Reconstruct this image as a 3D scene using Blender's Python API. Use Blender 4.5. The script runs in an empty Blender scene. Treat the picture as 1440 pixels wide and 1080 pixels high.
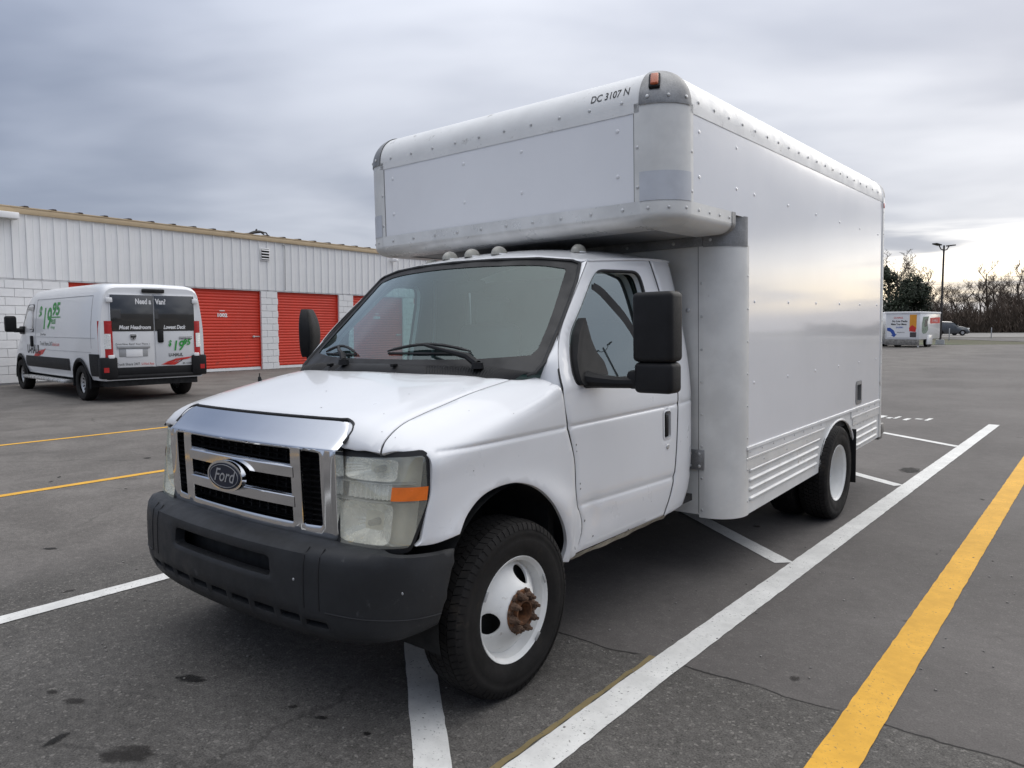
import bpy, bmesh, math, random
import numpy as np
from mathutils import Vector, Matrix
from mathutils.geometry import delaunay_2d_cdt

scene = bpy.context.scene
COL = scene.collection
R = math.radians
rng = random.Random(7)

# ------------------------------------------------------------------ camera, sky, sun, exposure
cam = bpy.data.cameras.new('camera')
cam_ob = bpy.data.objects.new('camera', cam)
COL.objects.link(cam_ob)
YAW, PITCH, ROLL = 0.68422, 0.08022, -0.00419
_f = Vector((-math.sin(YAW)*math.cos(PITCH), math.cos(YAW)*math.cos(PITCH), -math.sin(PITCH)))
_r = Vector((math.cos(YAW), math.sin(YAW), 0))
_u = _r.cross(_f)
_r2 = math.cos(ROLL)*_r + math.sin(ROLL)*_u
_u2 = -math.sin(ROLL)*_r + math.cos(ROLL)*_u
cam_ob.matrix_world = Matrix(((_r2.x, _u2.x, -_f.x, 2.8711), (_r2.y, _u2.y, -_f.y, -2.3331), (_r2.z, _u2.z, -_f.z, 1.5517), (0, 0, 0, 1)))
cam.sensor_width = 36
cam.lens = 26.045
cam.clip_start = 0.05
cam.clip_end = 6000
scene.camera = cam_ob

SUN_AZ, SUN_EL = R(6), R(28)          # azimuth from +Y towards +X
world = bpy.data.worlds.new('World')
scene.world = world
world.use_nodes = True
wt = world.node_tree
wt.nodes.clear()

class NT:
    """small node builder"""
    def __init__(s, nt): s.nt = nt
    def node(s, t, **kw):
        n = s.nt.nodes.new(t)
        for k, v in kw.items(): setattr(n, k, v)
        return n
    def put(s, sock, v):
        if hasattr(v, 'is_output') or isinstance(v, bpy.types.NodeSocket): s.nt.links.new(v, sock)
        else:
            if isinstance(v, (tuple, list)) and len(v) == 3 and sock.type == 'RGBA': v = (*v, 1)
            sock.default_value = v
    def math(s, op, a, b=0.0, c=0.0, clamp=False):
        n = s.node('ShaderNodeMath', operation=op, use_clamp=clamp)
        for i, v in enumerate((a, b, c)): s.put(n.inputs[i], v)
        return n.outputs[0]
    def vec(s, op, a, b=(0, 0, 0)):
        n = s.node('ShaderNodeVectorMath', operation=op)
        s.put(n.inputs[0], a); s.put(n.inputs[1], b)
        return n.outputs['Value'] if op in ('DOT_PRODUCT', 'LENGTH') else n.outputs[0]
    def scale(s, a, k):
        n = s.node('ShaderNodeVectorMath', operation='SCALE'); s.put(n.inputs[0], a); s.put(n.inputs['Scale'], k); return n.outputs[0]
    def comb(s, x, y, z):
        n = s.node('ShaderNodeCombineXYZ')
        for i, v in enumerate((x, y, z)): s.put(n.inputs[i], v)
        return n.outputs[0]
    def sep(s, v):
        n = s.node('ShaderNodeSeparateXYZ'); s.put(n.inputs[0], v); return n.outputs
    def noise(s, v, scale, detail=4, rough=.55, dist=0.0, col=False):
        n = s.node('ShaderNodeTexNoise'); s.put(n.inputs['Vector'], v)
        n.inputs['Scale'].default_value = scale; n.inputs['Detail'].default_value = detail
        n.inputs['Roughness'].default_value = rough; n.inputs['Distortion'].default_value = dist
        return n.outputs['Color' if col else 'Fac']
    def voro(s, v, scale, feature='F1', out='Distance', rand=1.0):
        n = s.node('ShaderNodeTexVoronoi', feature=feature); s.put(n.inputs['Vector'], v)
        n.inputs['Scale'].default_value = scale; n.inputs['Randomness'].default_value = rand
        return n.outputs[out]
    def ss(s, v, a, b, lo=0.0, hi=1.0):
        n = s.node('ShaderNodeMapRange', interpolation_type='SMOOTHSTEP'); s.put(n.inputs['Value'], v)
        for k, x in (('From Min', a), ('From Max', b), ('To Min', lo), ('To Max', hi)): s.put(n.inputs[k], x)
        return n.outputs[0]
    def mix(s, f, a, b, mode='MIX'):
        n = s.node('ShaderNodeMix', data_type='RGBA', blend_type=mode)
        s.put(n.inputs[0], f); s.put(n.inputs[6], a); s.put(n.inputs[7], b)
        return n.outputs[2]

w = NT(wt)
tc = w.node('ShaderNodeTexCoord')
D = w.vec('NORMALIZE', tc.outputs['Generated'])
dx, dy, dz = w.sep(D)
zp = w.math('MAXIMUM', dz, 0.0)
den = w.math('ADD', zp, 0.16)
px, py = w.math('DIVIDE', dx, den), w.math('DIVIDE', dy, den)
hl = w.math('POWER', w.math('ADD', w.math('MULTIPLY', dx, dx), w.math('ADD', w.math('MULTIPLY', dy, dy), 1e-6)), 0.5)
az = w.math('DIVIDE', w.math('ADD', w.math('MULTIPLY', dx, math.sin(SUN_AZ)), w.math('MULTIPLY', dy, math.cos(SUN_AZ))), hl)
wide = w.ss(az, -0.1, 1.0)                  # towards the low sun behind the clouds
tight = w.ss(az, 0.55, 0.99)
# long banks of stratus, rolled across the view
ca, sa = math.cos(R(28)), math.sin(R(28))
qx = w.math('ADD', w.math('MULTIPLY', px, ca), w.math('MULTIPLY', py, sa))
qy = w.math('SUBTRACT', w.math('MULTIPLY', py, ca), w.math('MULTIPLY', px, sa))
v1 = w.comb(w.math('MULTIPLY', qx, .72), w.math('MULTIPLY', qy, 1.0), 3.7)
n1 = w.noise(v1, 0.75, 4, .48, .35)
n2 = w.noise(v1, 2.2, 4, .5, .2)
n3 = w.noise(v1, 0.33, 3, .5)
cl = w.math('ADD', w.math('MULTIPLY', n1, .66), w.math('ADD', w.math('MULTIPLY', n2, .13), w.math('MULTIPLY', n3, .22)))
lit = w.ss(cl, .38, .63)
gray = w.mix(lit, (.140, .172, .248), (.310, .352, .450))
warm = w.mix(lit, (.33, .352, .415), (.65, .662, .705))
cloud = w.mix(wide, gray, warm)
cloud = w.mix(w.ss(zp, .35, .95, 0, .7), cloud, (.505, .495, .475))
cloud = w.scale(cloud, w.math('ADD', w.math('MULTIPLY', w.math('POWER', zp, 2.5), 3.4), .95))
# clear strip near the horizon where the evening light comes through
v2 = w.comb(w.math('MULTIPLY', dx, 2.2), w.math('MULTIPLY', dy, 2.2), w.math('MULTIPLY', dz, 26.0))
st = w.noise(v2, 1.0, 5, .5, .3)
b1 = w.math('MULTIPLY', w.ss(dz, .012, .042), w.ss(dz, .135, .075))
gap = w.math('MULTIPLY', w.math('MULTIPLY', b1, tight), w.ss(st, .44, .58))
glow = w.mix(w.ss(dz, .03, .10), (1.50, 1.24, .86), (1.30, 1.26, 1.20))
cloud = w.mix(gap, cloud, glow)
cloud = w.mix(w.ss(dz, -.02, .0), (.13, .125, .12), cloud)
sky = w.node('ShaderNodeTexSky', sky_type='NISHITA')
sky.sun_disc = False
sky.sun_elevation = SUN_EL
sky.sun_rotation = SUN_AZ
bg1 = w.node('ShaderNodeBackground'); w.put(bg1.inputs[0], sky.outputs[0]); bg1.inputs[1].default_value = .08
bg2 = w.node('ShaderNodeBackground'); w.put(bg2.inputs[0], cloud); bg2.inputs[1].default_value = 1.0
mx = w.node('ShaderNodeMixShader'); mx.inputs[0].default_value = .93
wt.links.new(bg1.outputs[0], mx.inputs[1]); wt.links.new(bg2.outputs[0], mx.inputs[2])
wo = w.node('ShaderNodeOutputWorld'); wt.links.new(mx.outputs[0], wo.inputs[0])

sun = bpy.data.lights.new('sun', 'SUN')
sun.energy = 0.7
sun.angle = R(40)
sun.color = (1, .95, .87)
sun_ob = bpy.data.objects.new('sun', sun)
COL.objects.link(sun_ob)
sd = Vector((math.sin(SUN_AZ)*math.cos(SUN_EL), math.cos(SUN_AZ)*math.cos(SUN_EL), math.sin(SUN_EL)))
sun_ob.rotation_euler = sd.to_track_quat('Z', 'Y').to_euler()
sun_ob.location = sd*200

vs = scene.view_settings
vs.view_transform = 'Standard'
vs.look = 'None'
vs.exposure = 0.45
vs.gamma = 1.0
vs.use_curve_mapping = False
scene.cycles.max_bounces = 10
scene.cycles.transparent_max_bounces = 24

# ------------------------------------------------------------------ helpers
def new_mat(name):
    m = bpy.data.materials.new(name); m.use_nodes = True
    nt = m.node_tree; nt.nodes.clear()
    n = NT(nt); out = n.node('ShaderNodeOutputMaterial')
    return m, n, out

def pm(name, col, rough=.5, metal=0.0, coat=0.0, vary=.08, vscale=3.0, bump=0.0, bscale=60.0, dirt=None, spec=.5, trans=0.0, rvary=.1, fine=0.0):
    """principled material: base colour with soft variation, roughness variation, optional fine bump and dirt specks"""
    m, n, out = new_mat(name)
    p = n.node('ShaderNodeBsdfPrincipled')
    t = n.node('ShaderNodeTexCoord').outputs['Object']
    a = n.noise(t, vscale, 5, .6)
    k = n.ss(a, .3, .7, 1-vary, 1+vary)
    c = n.scale(col, k)
    if fine:
        k2 = n.ss(n.noise(t, 160, 3, .6), .3, .7, 1-fine, 1+fine); c = n.scale(c, k2)
    if dirt:
        dcol, amount, dscale = dirt
        g = n.noise(t, dscale, 8, .68)
        c = n.mix(n.ss(g, .72-amount, .80-amount*.6, 0.0, .85), c, dcol)
    n.put(p.inputs['Base Color'], c)
    n.put(p.inputs['Roughness'], n.ss(n.noise(t, vscale*2.3, 4, .6), .25, .75, max(.02, rough-rvary*rough*2), min(1, rough+rvary)))
    p.inputs['Metallic'].default_value = metal
    p.inputs['Specular IOR Level'].default_value = spec
    p.inputs['Coat Weight'].default_value = coat
    p.inputs['Coat Roughness'].default_value = .06
    p.inputs['Transmission Weight'].default_value = trans
    if bump:
        b = n.node('ShaderNodeBump'); b.inputs['Strength'].default_value = bump; b.inputs['Distance'].default_value = .004
        n.put(b.inputs['Height'], n.noise(t, bscale, 4, .6)); n.put(p.inputs['Normal'], b.outputs[0])
        if coat: n.put(p.inputs['Coat Normal'], b.outputs[0])
    n.nt.links.new(p.outputs[0], out.inputs[0])
    return m

def glass_mat(name, tint, film, film_amt, extra):
    """thin dusty pane: clear tint, mirror reflection by angle, a little diffuse film"""
    m, n, out = new_mat(name)
    tr = n.node('ShaderNodeBsdfTransparent'); n.put(tr.inputs[0], tint)
    df = n.node('ShaderNodeBsdfDiffuse'); n.put(df.inputs[0], film)
    gl = n.node('ShaderNodeBsdfGlossy'); gl.inputs['Roughness'].default_value = .012; n.put(gl.inputs[0], (.82, .93, .92))
    t = n.node('ShaderNodeTexCoord').outputs['Object']
    m1 = n.node('ShaderNodeMixShader'); n.put(m1.inputs[0], n.ss(n.noise(t, 2.5, 5, .6), .3, .75, film_amt*.6, film_amt*1.4))
    n.nt.links.new(tr.outputs[0], m1.inputs[1]); n.nt.links.new(df.outputs[0], m1.inputs[2])
    ge = n.node('ShaderNodeNewGeometry'); c_ = n.math('SUBTRACT', 1.0, n.math('ABSOLUTE', n.vec('DOT_PRODUCT', ge.outputs['Normal'], ge.outputs['Incoming'])))
    fz = n.math('ADD', .045, n.math('MULTIPLY', .955, n.math('POWER', c_, 5.0)))        # the same from either face of the pane
    m2 = n.node('ShaderNodeMixShader'); n.put(m2.inputs[0], n.math('ADD', n.math('MULTIPLY', fz, 1.6), extra, clamp=True))
    n.nt.links.new(m1.outputs[0], m2.inputs[1]); n.nt.links.new(gl.outputs[0], m2.inputs[2])
    n.nt.links.new(m2.outputs[0], out.inputs[0])
    return m

def obj(name, me, mat, parent=None):
    o = bpy.data.objects.new(name, me); COL.objects.link(o)
    if mat is not None and len(me.materials) == 0: me.materials.append(mat)
    if parent is not None: o.parent = parent
    return o

def thing(name, label, cat, loc=(0, 0, 0), rz=0.0, group=None):
    o = bpy.data.objects.new(name, None); COL.objects.link(o)
    o.location = loc; o.rotation_euler = (0, 0, rz); o.empty_display_size = .3
    o['label'] = label; o['category'] = cat
    if group: o['group'] = group
    return o

def tag(o, label=None, cat=None, group=None, kind=None):
    for k, v in (('label', label), ('category', cat), ('group', group), ('kind', kind)):
        if v: o[k] = v
    return o

def finish(me, ang=35):
    for p in me.polygons: p.use_smooth = True
    me.set_sharp_from_angle(angle=R(ang))
    return me

class MB:
    def __init__(s): s.v = []; s.f = []
    def add(s, vs, fs):
        k = len(s.v); s.v += [tuple(map(float, p)) for p in vs]; s.f += [tuple(i+k for i in f) for f in fs]; return s
    def box(s, c, d, bev=0.0, rot=None, seg=2):
        bm = bmesh.new(); bmesh.ops.create_cube(bm, size=1)
        for q in bm.verts: q.co = Vector((q.co.x*d[0], q.co.y*d[1], q.co.z*d[2]))
        if bev: bmesh.ops.bevel(bm, geom=bm.edges[:], offset=bev, segments=seg, affect='EDGES', profile=.5)
        M = (rot.to_4x4() if rot is not None else Matrix.Identity(4))
        bm.verts.ensure_lookup_table()
        for i, q in enumerate(bm.verts): q.index = i
        s.add([(M @ q.co)+Vector(c) for q in bm.verts], [[q.index for q in f.verts] for f in bm.faces]); bm.free(); return s
    def span(s, a, b, bev=0.0, seg=2):
        return s.box([(a[i]+b[i])/2 for i in range(3)], [abs(b[i]-a[i]) for i in range(3)], bev, None, seg)
    def tube(s, pts, r, n=8, cap=True):
        pts = [Vector(p) for p in pts]; m = len(pts)
        rr = r if isinstance(r, (list, tuple)) else [r]*m
        vs = []; fs = []; up = None
        for i in range(m):
            t = (pts[min(i+1, m-1)]-pts[max(i-1, 0)]).normalized()
            if up is None: up = t.orthogonal().normalized()
            up = (up-t*up.dot(t)).normalized(); side_ = t.cross(up)
            for k in range(n):
                a = 2*math.pi*k/n; vs.append(pts[i]+rr[i]*(math.cos(a)*up+math.sin(a)*side_))
        for i in range(m-1):
            for k in range(n):
                a, b = i*n+k, i*n+(k+1) % n; fs.append((a, b, b+n, a+n))
        if cap: fs += [tuple(reversed(range(n))), tuple(range((m-1)*n, m*n))]
        return s.add(vs, fs)
    def lathe(s, prof, n=32, axis='x', c=(0, 0, 0), a0=0.0, a1=2*math.pi, closed=True):
        """prof: (radius, height along the axis)"""
        vs = []; fs = []; m = len(prof); full = abs(a1-a0-2*math.pi) < 1e-6
        cnt = n if full else n+1
        for k in range(cnt):
            a = a0+(a1-a0)*k/n; ca_, sa_ = math.cos(a), math.sin(a)
            for r_, h in prof:
                p = {'x': (h, r_*ca_, r_*sa_), 'y': (r_*sa_, h, r_*ca_), 'z': (r_*ca_, r_*sa_, h)}[axis]
                vs.append((p[0]+c[0], p[1]+c[1], p[2]+c[2]))
        for k in range(n):
            k2 = (k+1) % cnt
            for j in range(m-1): fs.append((k*m+j, k2*m+j, k2*m+j+1, k*m+j+1))
        return s.add(vs, fs)
    def grid(s, fn, nu, nv):
        k = [[fn(i/nu, j/nv) for j in range(nv+1)] for i in range(nu+1)]
        vs = [p for row in k for p in row]; w_ = nv+1
        return s.add(vs, [(i*w_+j, (i+1)*w_+j, (i+1)*w_+j+1, i*w_+j+1) for i in range(nu) for j in range(nv)])
    def prism(s, outl, fn, t0, t1):
        """2D outline carried by fn(a, b, t) at t0 and t1, closed all round"""
        n = len(outl)
        vs = [fn(a, b, t0) for a, b in outl]+[fn(a, b, t1) for a, b in outl]
        fs = [tuple(reversed(range(n))), tuple(range(n, 2*n))]+[(i, (i+1) % n, n+(i+1) % n, n+i) for i in range(n)]
        return s.add(vs, fs)
    def dome(s, p, nrm, r, h=.55, n=8):
        nrm = Vector(nrm).normalized(); a = nrm.orthogonal().normalized(); b = nrm.cross(a); p = Vector(p)
        vs = []; fs = []
        for j, (rr, hh) in enumerate(((1, 0), (.86, .55), (.5, .88))):
            for k in range(n):
                t = 2*math.pi*k/n; vs.append(p+r*rr*(math.cos(t)*a+math.sin(t)*b)+nrm*(r*h*hh))
        vs.append(p+nrm*r*h)
        for j in range(2):
            for k in range(n): fs.append((j*n+k, j*n+(k+1) % n, (j+1)*n+(k+1) % n, (j+1)*n+k))
        for k in range(n): fs.append((2*n+k, 2*n+(k+1) % n, 3*n))
        return s.add(vs, fs)
    def mesh(s, name, ang=35, weld=False):
        me = bpy.data.meshes.new(name); me.from_pydata(s.v, [], s.f); me.update()
        bm = bmesh.new(); bm.from_mesh(me)
        if weld: bmesh.ops.remove_doubles(bm, verts=bm.verts[:], dist=1e-5)
        bmesh.ops.recalc_face_normals(bm, faces=bm.faces[:])
        bm.to_mesh(me); bm.free()
        return finish(me, ang)
    def build(s, name, mat, parent=None, ang=35, weld=False):
        return obj(name, s.mesh(name, ang, weld), mat, parent)

def pl(t, v):
    """smooth monotone lookup in a table of pairs"""
    n = len(t)
    if v <= t[0][0]: return t[0][1]
    if v >= t[-1][0]: return t[-1][1]
    i = max(k for k in range(n-1) if t[k][0] <= v)
    d = lambda k: (t[k+1][1]-t[k][1])/(t[k+1][0]-t[k][0])
    def m(k):
        if k == 0: return d(0)
        if k == n-1: return d(n-2)
        a, b = d(k-1), d(k)
        return 0 if a*b <= 0 else 2*a*b/(a+b)
    h = t[i+1][0]-t[i][0]; q = (v-t[i][0])/h
    return ((2*q**3-3*q*q+1)*t[i][1]+(q**3-2*q*q+q)*h*m(i)+(-2*q**3+3*q*q)*t[i+1][1]+(q**3-q*q)*h*m(i+1))

def cr(pts, u):
    """Catmull-Rom curve through pts"""
    n = len(pts)-1; u = min(max(u, 0), n-1e-9); i = int(u); f = u-i
    def g(k):
        if k < 0: return tuple(2*a-b for a, b in zip(pts[0], pts[1]))
        if k > n: return tuple(2*a-b for a, b in zip(pts[n], pts[n-1]))
        return pts[k]
    a, b, c, d = g(i-1), g(i), g(i+1), g(i+2)
    return tuple(.5*(2*b[k]+(c[k]-a[k])*f+(2*a[k]-5*b[k]+4*c[k]-d[k])*f*f+(3*b[k]-a[k]-3*c[k]+d[k])*f**3) for k in range(len(b)))

def outline(*segs, h=.02):
    """closed 2D outline from open segments: each is splined through its points, joined by straight lines"""
    o = []
    for sg in segs:
        if len(sg) < 3: q = list(sg)
        else:
            q = []
            for i in range(len(sg)-1):
                k = max(1, int(math.dist(sg[i], sg[i+1])/h))
                q += [cr(sg, i+j/k) for j in range(k)]
            q.append(sg[-1])
        o += q
    r = []
    for i in range(len(o)):
        a, b = o[i], o[(i+1) % len(o)]; L = math.dist(a, b)
        if L < 1e-4: continue
        k = max(1, int(L/h)); r += [(a[0]+(b[0]-a[0])*j/k, a[1]+(b[1]-a[1])*j/k) for j in range(k)]
    return r

def rrect(x0, y0, x1, y1, r, n=4):
    o = []
    for cx, cy, a in ((x1-r, y1-r, 0), (x0+r, y1-r, 90), (x0+r, y0+r, 180), (x1-r, y0+r, 270)):
        o += [(cx+r*math.cos(R(a+90*k/n)), cy+r*math.sin(R(a+90*k/n))) for k in range(n+1)]
    return o

def fillet(pts, r, n=4):
    """round the corners of a closed polygon; r one number or one per corner"""
    o = []; m = len(pts)
    for i in range(m):
        p, a, b = Vector(pts[i]), Vector(pts[i-1]), Vector(pts[(i+1) % m])
        ri = r[i] if isinstance(r, (list, tuple)) else r
        u, v = (a-p), (b-p); k = min(ri, u.length*.45, v.length*.45)
        if k < 1e-4: o.append(tuple(p)); continue
        s0, s1 = p+u.normalized()*k, p+v.normalized()*k
        for j in range(n+1):
            t = j/n; o.append(tuple(s0*(1-t)**2+p*2*t*(1-t)+s1*t*t))
    return o

def area2(p): return .5*sum(p[i][0]*p[(i+1) % len(p)][1]-p[(i+1) % len(p)][0]*p[i][1] for i in range(len(p)))
def inset(p, d):
    """move an outline inwards by d (outwards when negative)"""
    s = 1 if area2(p) > 0 else -1; o = []; n = len(p)
    for i in range(n):
        a, b, c = Vector(p[i-1]), Vector(p[i]), Vector(p[(i+1) % n])
        e, f = (b-a), (c-b)
        if e.length < 1e-7 or f.length < 1e-7: o.append(tuple(b)); continue
        e.normalize(); f.normalize()
        m = Vector((-e.y-f.y, e.x+f.x))*s
        L = m.length
        if L < .2: o.append(tuple(b)); continue
        m /= L; k = max(.5, m.dot(Vector((-e.y, e.x))*s)); o.append(tuple(b+m*(d/k)))
    return o
def inside(P, pts):
    """numpy point in polygon"""
    P = np.asarray(P); pts = np.asarray(pts); x, y = pts[:, 0], pts[:, 1]; r = np.zeros(len(pts), bool)
    for i in range(len(P)):
        x0, y0 = P[i-1]; x1, y1 = P[i]
        c = (y0 > y) != (y1 > y)
        r ^= c & (x < (x1-x0)*(y-y0)/((y1-y0) if y1 != y0 else 1e-12)+x0)
    return r
def seg_dist(P, pts):
    P = np.asarray(P); Q = np.roll(P, -1, 0); d = np.full(len(pts), 9e9)
    for a, b in zip(P, Q):
        e = b-a; L = e@e
        if L < 1e-14: continue
        t = np.clip(((pts-a)@e)/L, 0, 1); d = np.minimum(d, np.hypot(*(pts-a-t[:, None]*e).T))
    return d

def panel(name, outl, S, mat, parent, holes=(), h=.035, t=.02, out=(1, 0, 0), mirror=False, rim=.006, sink=.002, lines=(), extra=()):
    """sheet-metal panel: outline and holes on the surface S(a, b), filled with a fine grid, edges rolled inwards by t"""
    loops = [list(outl)]+[list(q) for q in holes]
    V = []; E = []
    for lp in loops:
        k = len(V); V += lp; E += [(k+i, k+(i+1) % len(lp)) for i in range(len(lp))]
    nb = len(V)
    allp = np.array(outl)
    x0, y0 = allp.min(0); x1, y1 = allp.max(0)
    gx = np.arange(x0+h*.5, x1, h); gy = np.arange(y0+h*.5, y1, h)
    G = np.array([(a, b) for a in gx for b in gy]+[q for q in extra]) if len(gx)*len(gy) else np.zeros((0, 2))
    if len(lines):
        G = np.vstack([G]+[np.array([(a, L) for a in np.arange(x0, x1, h)]) for L in lines])
    if len(G):
        k = inside(outl, G)
        for q in holes: k &= ~inside(q, G)
        G = G[k]
    if len(G) and len(extra):
        X = np.array([q for q in extra]); isx = np.zeros(len(G), bool); d_ = np.full(len(G), 9e9)
        for q in X: d_ = np.minimum(d_, np.hypot(G[:, 0]-q[0], G[:, 1]-q[1]))
        G = G[(d_ < 1e-9) | (d_ > h*.55)]
    if len(G):
        dm = np.full(len(G), 9e9)
        for lp in loops: dm = np.minimum(dm, seg_dist(lp, G))
        G = G[dm > max(h*.45, rim*1.6)]
    ring = []
    if rim:
        for i, lp in enumerate(loops): ring += inset(lp, rim if i == 0 else -rim)
        ring = np.array(ring); k = inside(outl, ring)
        for q in holes: k &= ~inside(q, ring)
        ring = ring[k]
        dm = np.full(len(ring), 9e9)
        for lp in loops: dm = np.minimum(dm, seg_dist(lp, ring))
        ring = [tuple(q) for q in ring[dm > rim*.6]]
    pts = V+ring+[tuple(q) for q in G]
    res = delaunay_2d_cdt([Vector(q) for q in pts], E, [], 0, 1e-7)
    rv, tri, orig = res[0], res[2], res[3]
    P2 = np.array([(q.x, q.y) for q in rv])
    cen = np.array([P2[list(f)].mean(0) for f in tri])
    k = inside(outl, cen)
    for q in holes: k &= ~inside(q, cen)
    tri = [f for f, g in zip(tri, k) if g]
    P3 = [Vector(S(a, b)) for a, b in P2]
    nrm = [Vector((0, 0, 0)) for _ in P3]
    tot = Vector((0, 0, 0))
    for f in tri:
        q = (P3[f[1]]-P3[f[0]]).cross(P3[f[2]]-P3[f[0]]); tot += q
        for i in f: nrm[i] += q
    if tot.dot(Vector(out)) < 0:
        tri = [tuple(reversed(f)) for f in tri]; nrm = [-q for q in nrm]
    ref = Vector(out).normalized()
    nrm = [q.normalized() if q.length > 0 else ref for q in nrm]
    nrm = [q if q.dot(ref) > -.35 else ref for q in nrm]
    cnt = {}
    for f in tri:
        for i in range(3):
            e = (f[i], f[(i+1) % 3]); cnt[e] = 1
    bnd = [e for e in cnt if (e[1], e[0]) not in cnt]
    bv = sorted({i for e in bnd for i in e}); idx = {b: len(P3)+j for j, b in enumerate(bv)}
    vs = [p-(nrm[i]*sink if i in idx else Vector((0, 0, 0))) for i, p in enumerate(P3)]
    vs += [P3[b]-nrm[b]*t for b in bv]
    fs = list(tri)+[(b, a, idx[a], idx[b]) for a, b in bnd]
    if mirror:
        vs = [Vector((-p.x, p.y, p.z)) for p in vs]; fs = [tuple(reversed(f)) for f in fs]
    me = bpy.data.meshes.new(name); me.from_pydata([tuple(p) for p in vs], [], fs); me.update()
    finish(me, 40)
    return obj(name, me, mat, parent)

def both(name, *a, **k):
    k.pop('mirror', None)
    return panel(name, *a, **k), panel(name, *a, mirror=True, **k)

def text_mesh(body, size=1.0, shear=0.0, bold=0.0, sx=1.0, align='LEFT', space=1.0, width=None):
    cu = bpy.data.curves.new('lettering', 'FONT'); cu.body = body; cu.size = size; cu.shear = shear; cu.offset = bold
    cu.align_x = align; cu.space_character = space; cu.resolution_u = 3
    o = bpy.data.objects.new('lettering', cu); me = bpy.data.meshes.new_from_object(o)
    bpy.data.objects.remove(o); bpy.data.curves.remove(cu)
    if width: sx = width/max(1e-6, max(q.co.x for q in me.vertices)-min(q.co.x for q in me.vertices))
    for q in me.vertices: q.co.x *= sx
    return me

def lettering(name, body, size, fn, mat, parent, **k):
    """flat print: glyph outlines laid on a surface by fn(x, y)"""
    me = text_mesh(body, size, **k)
    for q in me.vertices: q.co = Vector(fn(q.co.x, q.co.y))
    me.name = name; me.update(); me.materials.clear()
    return obj(name, me, mat, parent)

def dup(o, parent=None):
    c = o.copy(); COL.objects.link(c)
    if parent is not None: c.parent = parent
    for ch in list(o.children): dup(ch, c)
    return c
# ------------------------------------------------------------------ materials
M = {}
M['paint'] = pm('white_paint', (.76, .765, .775), .30, coat=.6, vary=.02, vscale=2, rvary=.06, dirt=((.40, .37, .32), .03, 16))
M['box'] = pm('box_panel_white', (.81, .81, .822), .16, coat=1.0, vary=.025, vscale=1.2, rvary=.04, bump=.09, bscale=2.0)
M['post'] = pm('painted_aluminium', (.69, .685, .66), .36, metal=.10, vary=.08, vscale=4, bump=.04, bscale=30, dirt=((.40, .38, .34), .06, 11))
M['rail'] = pm('painted_rail', (.74, .74, .73), .36, vary=.05, vscale=5, dirt=((.32, .31, .29), .13, 10))
M['cast'] = pm('grey_casting', (.26, .26, .26), .48, metal=.45, vary=.22, vscale=6, bump=.15, bscale=50, fine=.12)
M['alu'] = pm('bare_aluminium', (.58, .575, .56), .28, metal=.55, vary=.12, vscale=5, bump=.04, bscale=20)
M['greychip'] = pm('chip_grey', (.16, .15, .145), .8)
M['lowrail'] = pm('worn_rail', (.70, .695, .675), .30, metal=.18, vary=.10, vscale=5, bump=.04, bscale=20)
M['patch'] = pm('grey_tape', (.56, .575, .605), .4, metal=.2, vary=.06, vscale=8)
M['skirt'] = pm('skirt_white', (.70, .70, .68), .42, vary=.05, vscale=5, dirt=((.36, .33, .28), .14, 9))
M['rivet'] = pm('rivet_metal', (.60, .60, .59), .42, metal=.5, vary=.2, vscale=30)
M['black'] = pm('black_plastic', (.010, .010, .011), .55, vary=.2, vscale=8, bump=.25, bscale=500, spec=.25, rvary=.03)
M['bumper'] = pm('grey_black_bumper', (.021, .022, .024), .52, spec=.32, vary=.18, vscale=5, bump=.3, bscale=420, dirt=((.075, .075, .077), .10, 14))
M['dark'] = pm('underbody_dark', (.012, .012, .012), .85, vary=.3, vscale=6)
M['seal'] = pm('rubber_seal', (.010, .010, .011), .6, vary=.1)
M['chrome'] = pm('chrome', (.72, .73, .75), .07, metal=1.0, vary=.03, rvary=.04)
M['tyre'] = pm('tyre_rubber', (.013, .012, .0115), .78, spec=.22, vary=.3, vscale=7, bump=.12, bscale=120, dirt=((.034, .029, .024), .14, 8))
M['rim'] = pm('white_rim', (.72, .72, .70), .38, vary=.05, vscale=9, dirt=((.25, .20, .15), .12, 22))
M['rust'] = pm('rusty_steel', (.095, .055, .034), .85, vary=.5, vscale=25, bump=.8, bscale=120, fine=.3)
M['rustlight'] = pm('rust_orange', (.13, .055, .022), .9, vary=.5, vscale=30, bump=.5, bscale=150)
M['amber'] = pm('amber_lens', (.80, .17, .015), .18, coat=.5, vary=.1, vscale=20)
M['amberdark'] = pm('marker_lens', (.42, .075, .012), .25, coat=.4, vary=.2, vscale=30)
M['clear_lamp'] = pm('clearance_lens', (.33, .32, .28), .35, coat=.3, vary=.12, vscale=20)
M['reflector'] = pm('lamp_reflector', (.92, .92, .89), .22, metal=.35, vary=.1, vscale=20)
M['housing'] = pm('lamp_housing_cream', (.80, .77, .66), .4, metal=.1, vary=.08, vscale=15)
M['haze'] = glass_mat('hazed_lens', (.97, .96, .90), (.96, .92, .78), .22, .05)
M['clear'] = glass_mat('clear_lens', (.97, .97, .96), (.6, .6, .55), .06, .06)
M['windshield'] = glass_mat('windshield_glass', (.55, .76, .735), (.14, .22, .215), .08, .02)
M['sideglass'] = glass_mat('side_glass', (.62, .72, .70), (.25, .28, .28), .06, .22)
M['interior'] = pm('interior_grey', (.06, .063, .066), .8, vary=.1, vscale=6)
M['liner'] = pm('headliner', (.10, .105, .105), .9, vary=.1)
M['seat'] = pm('seat_vinyl', (.085, .088, .095), .6, vary=.1)
M['ink'] = pm('black_print', (.015, .015, .016), .5, vary=.05)
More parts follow.
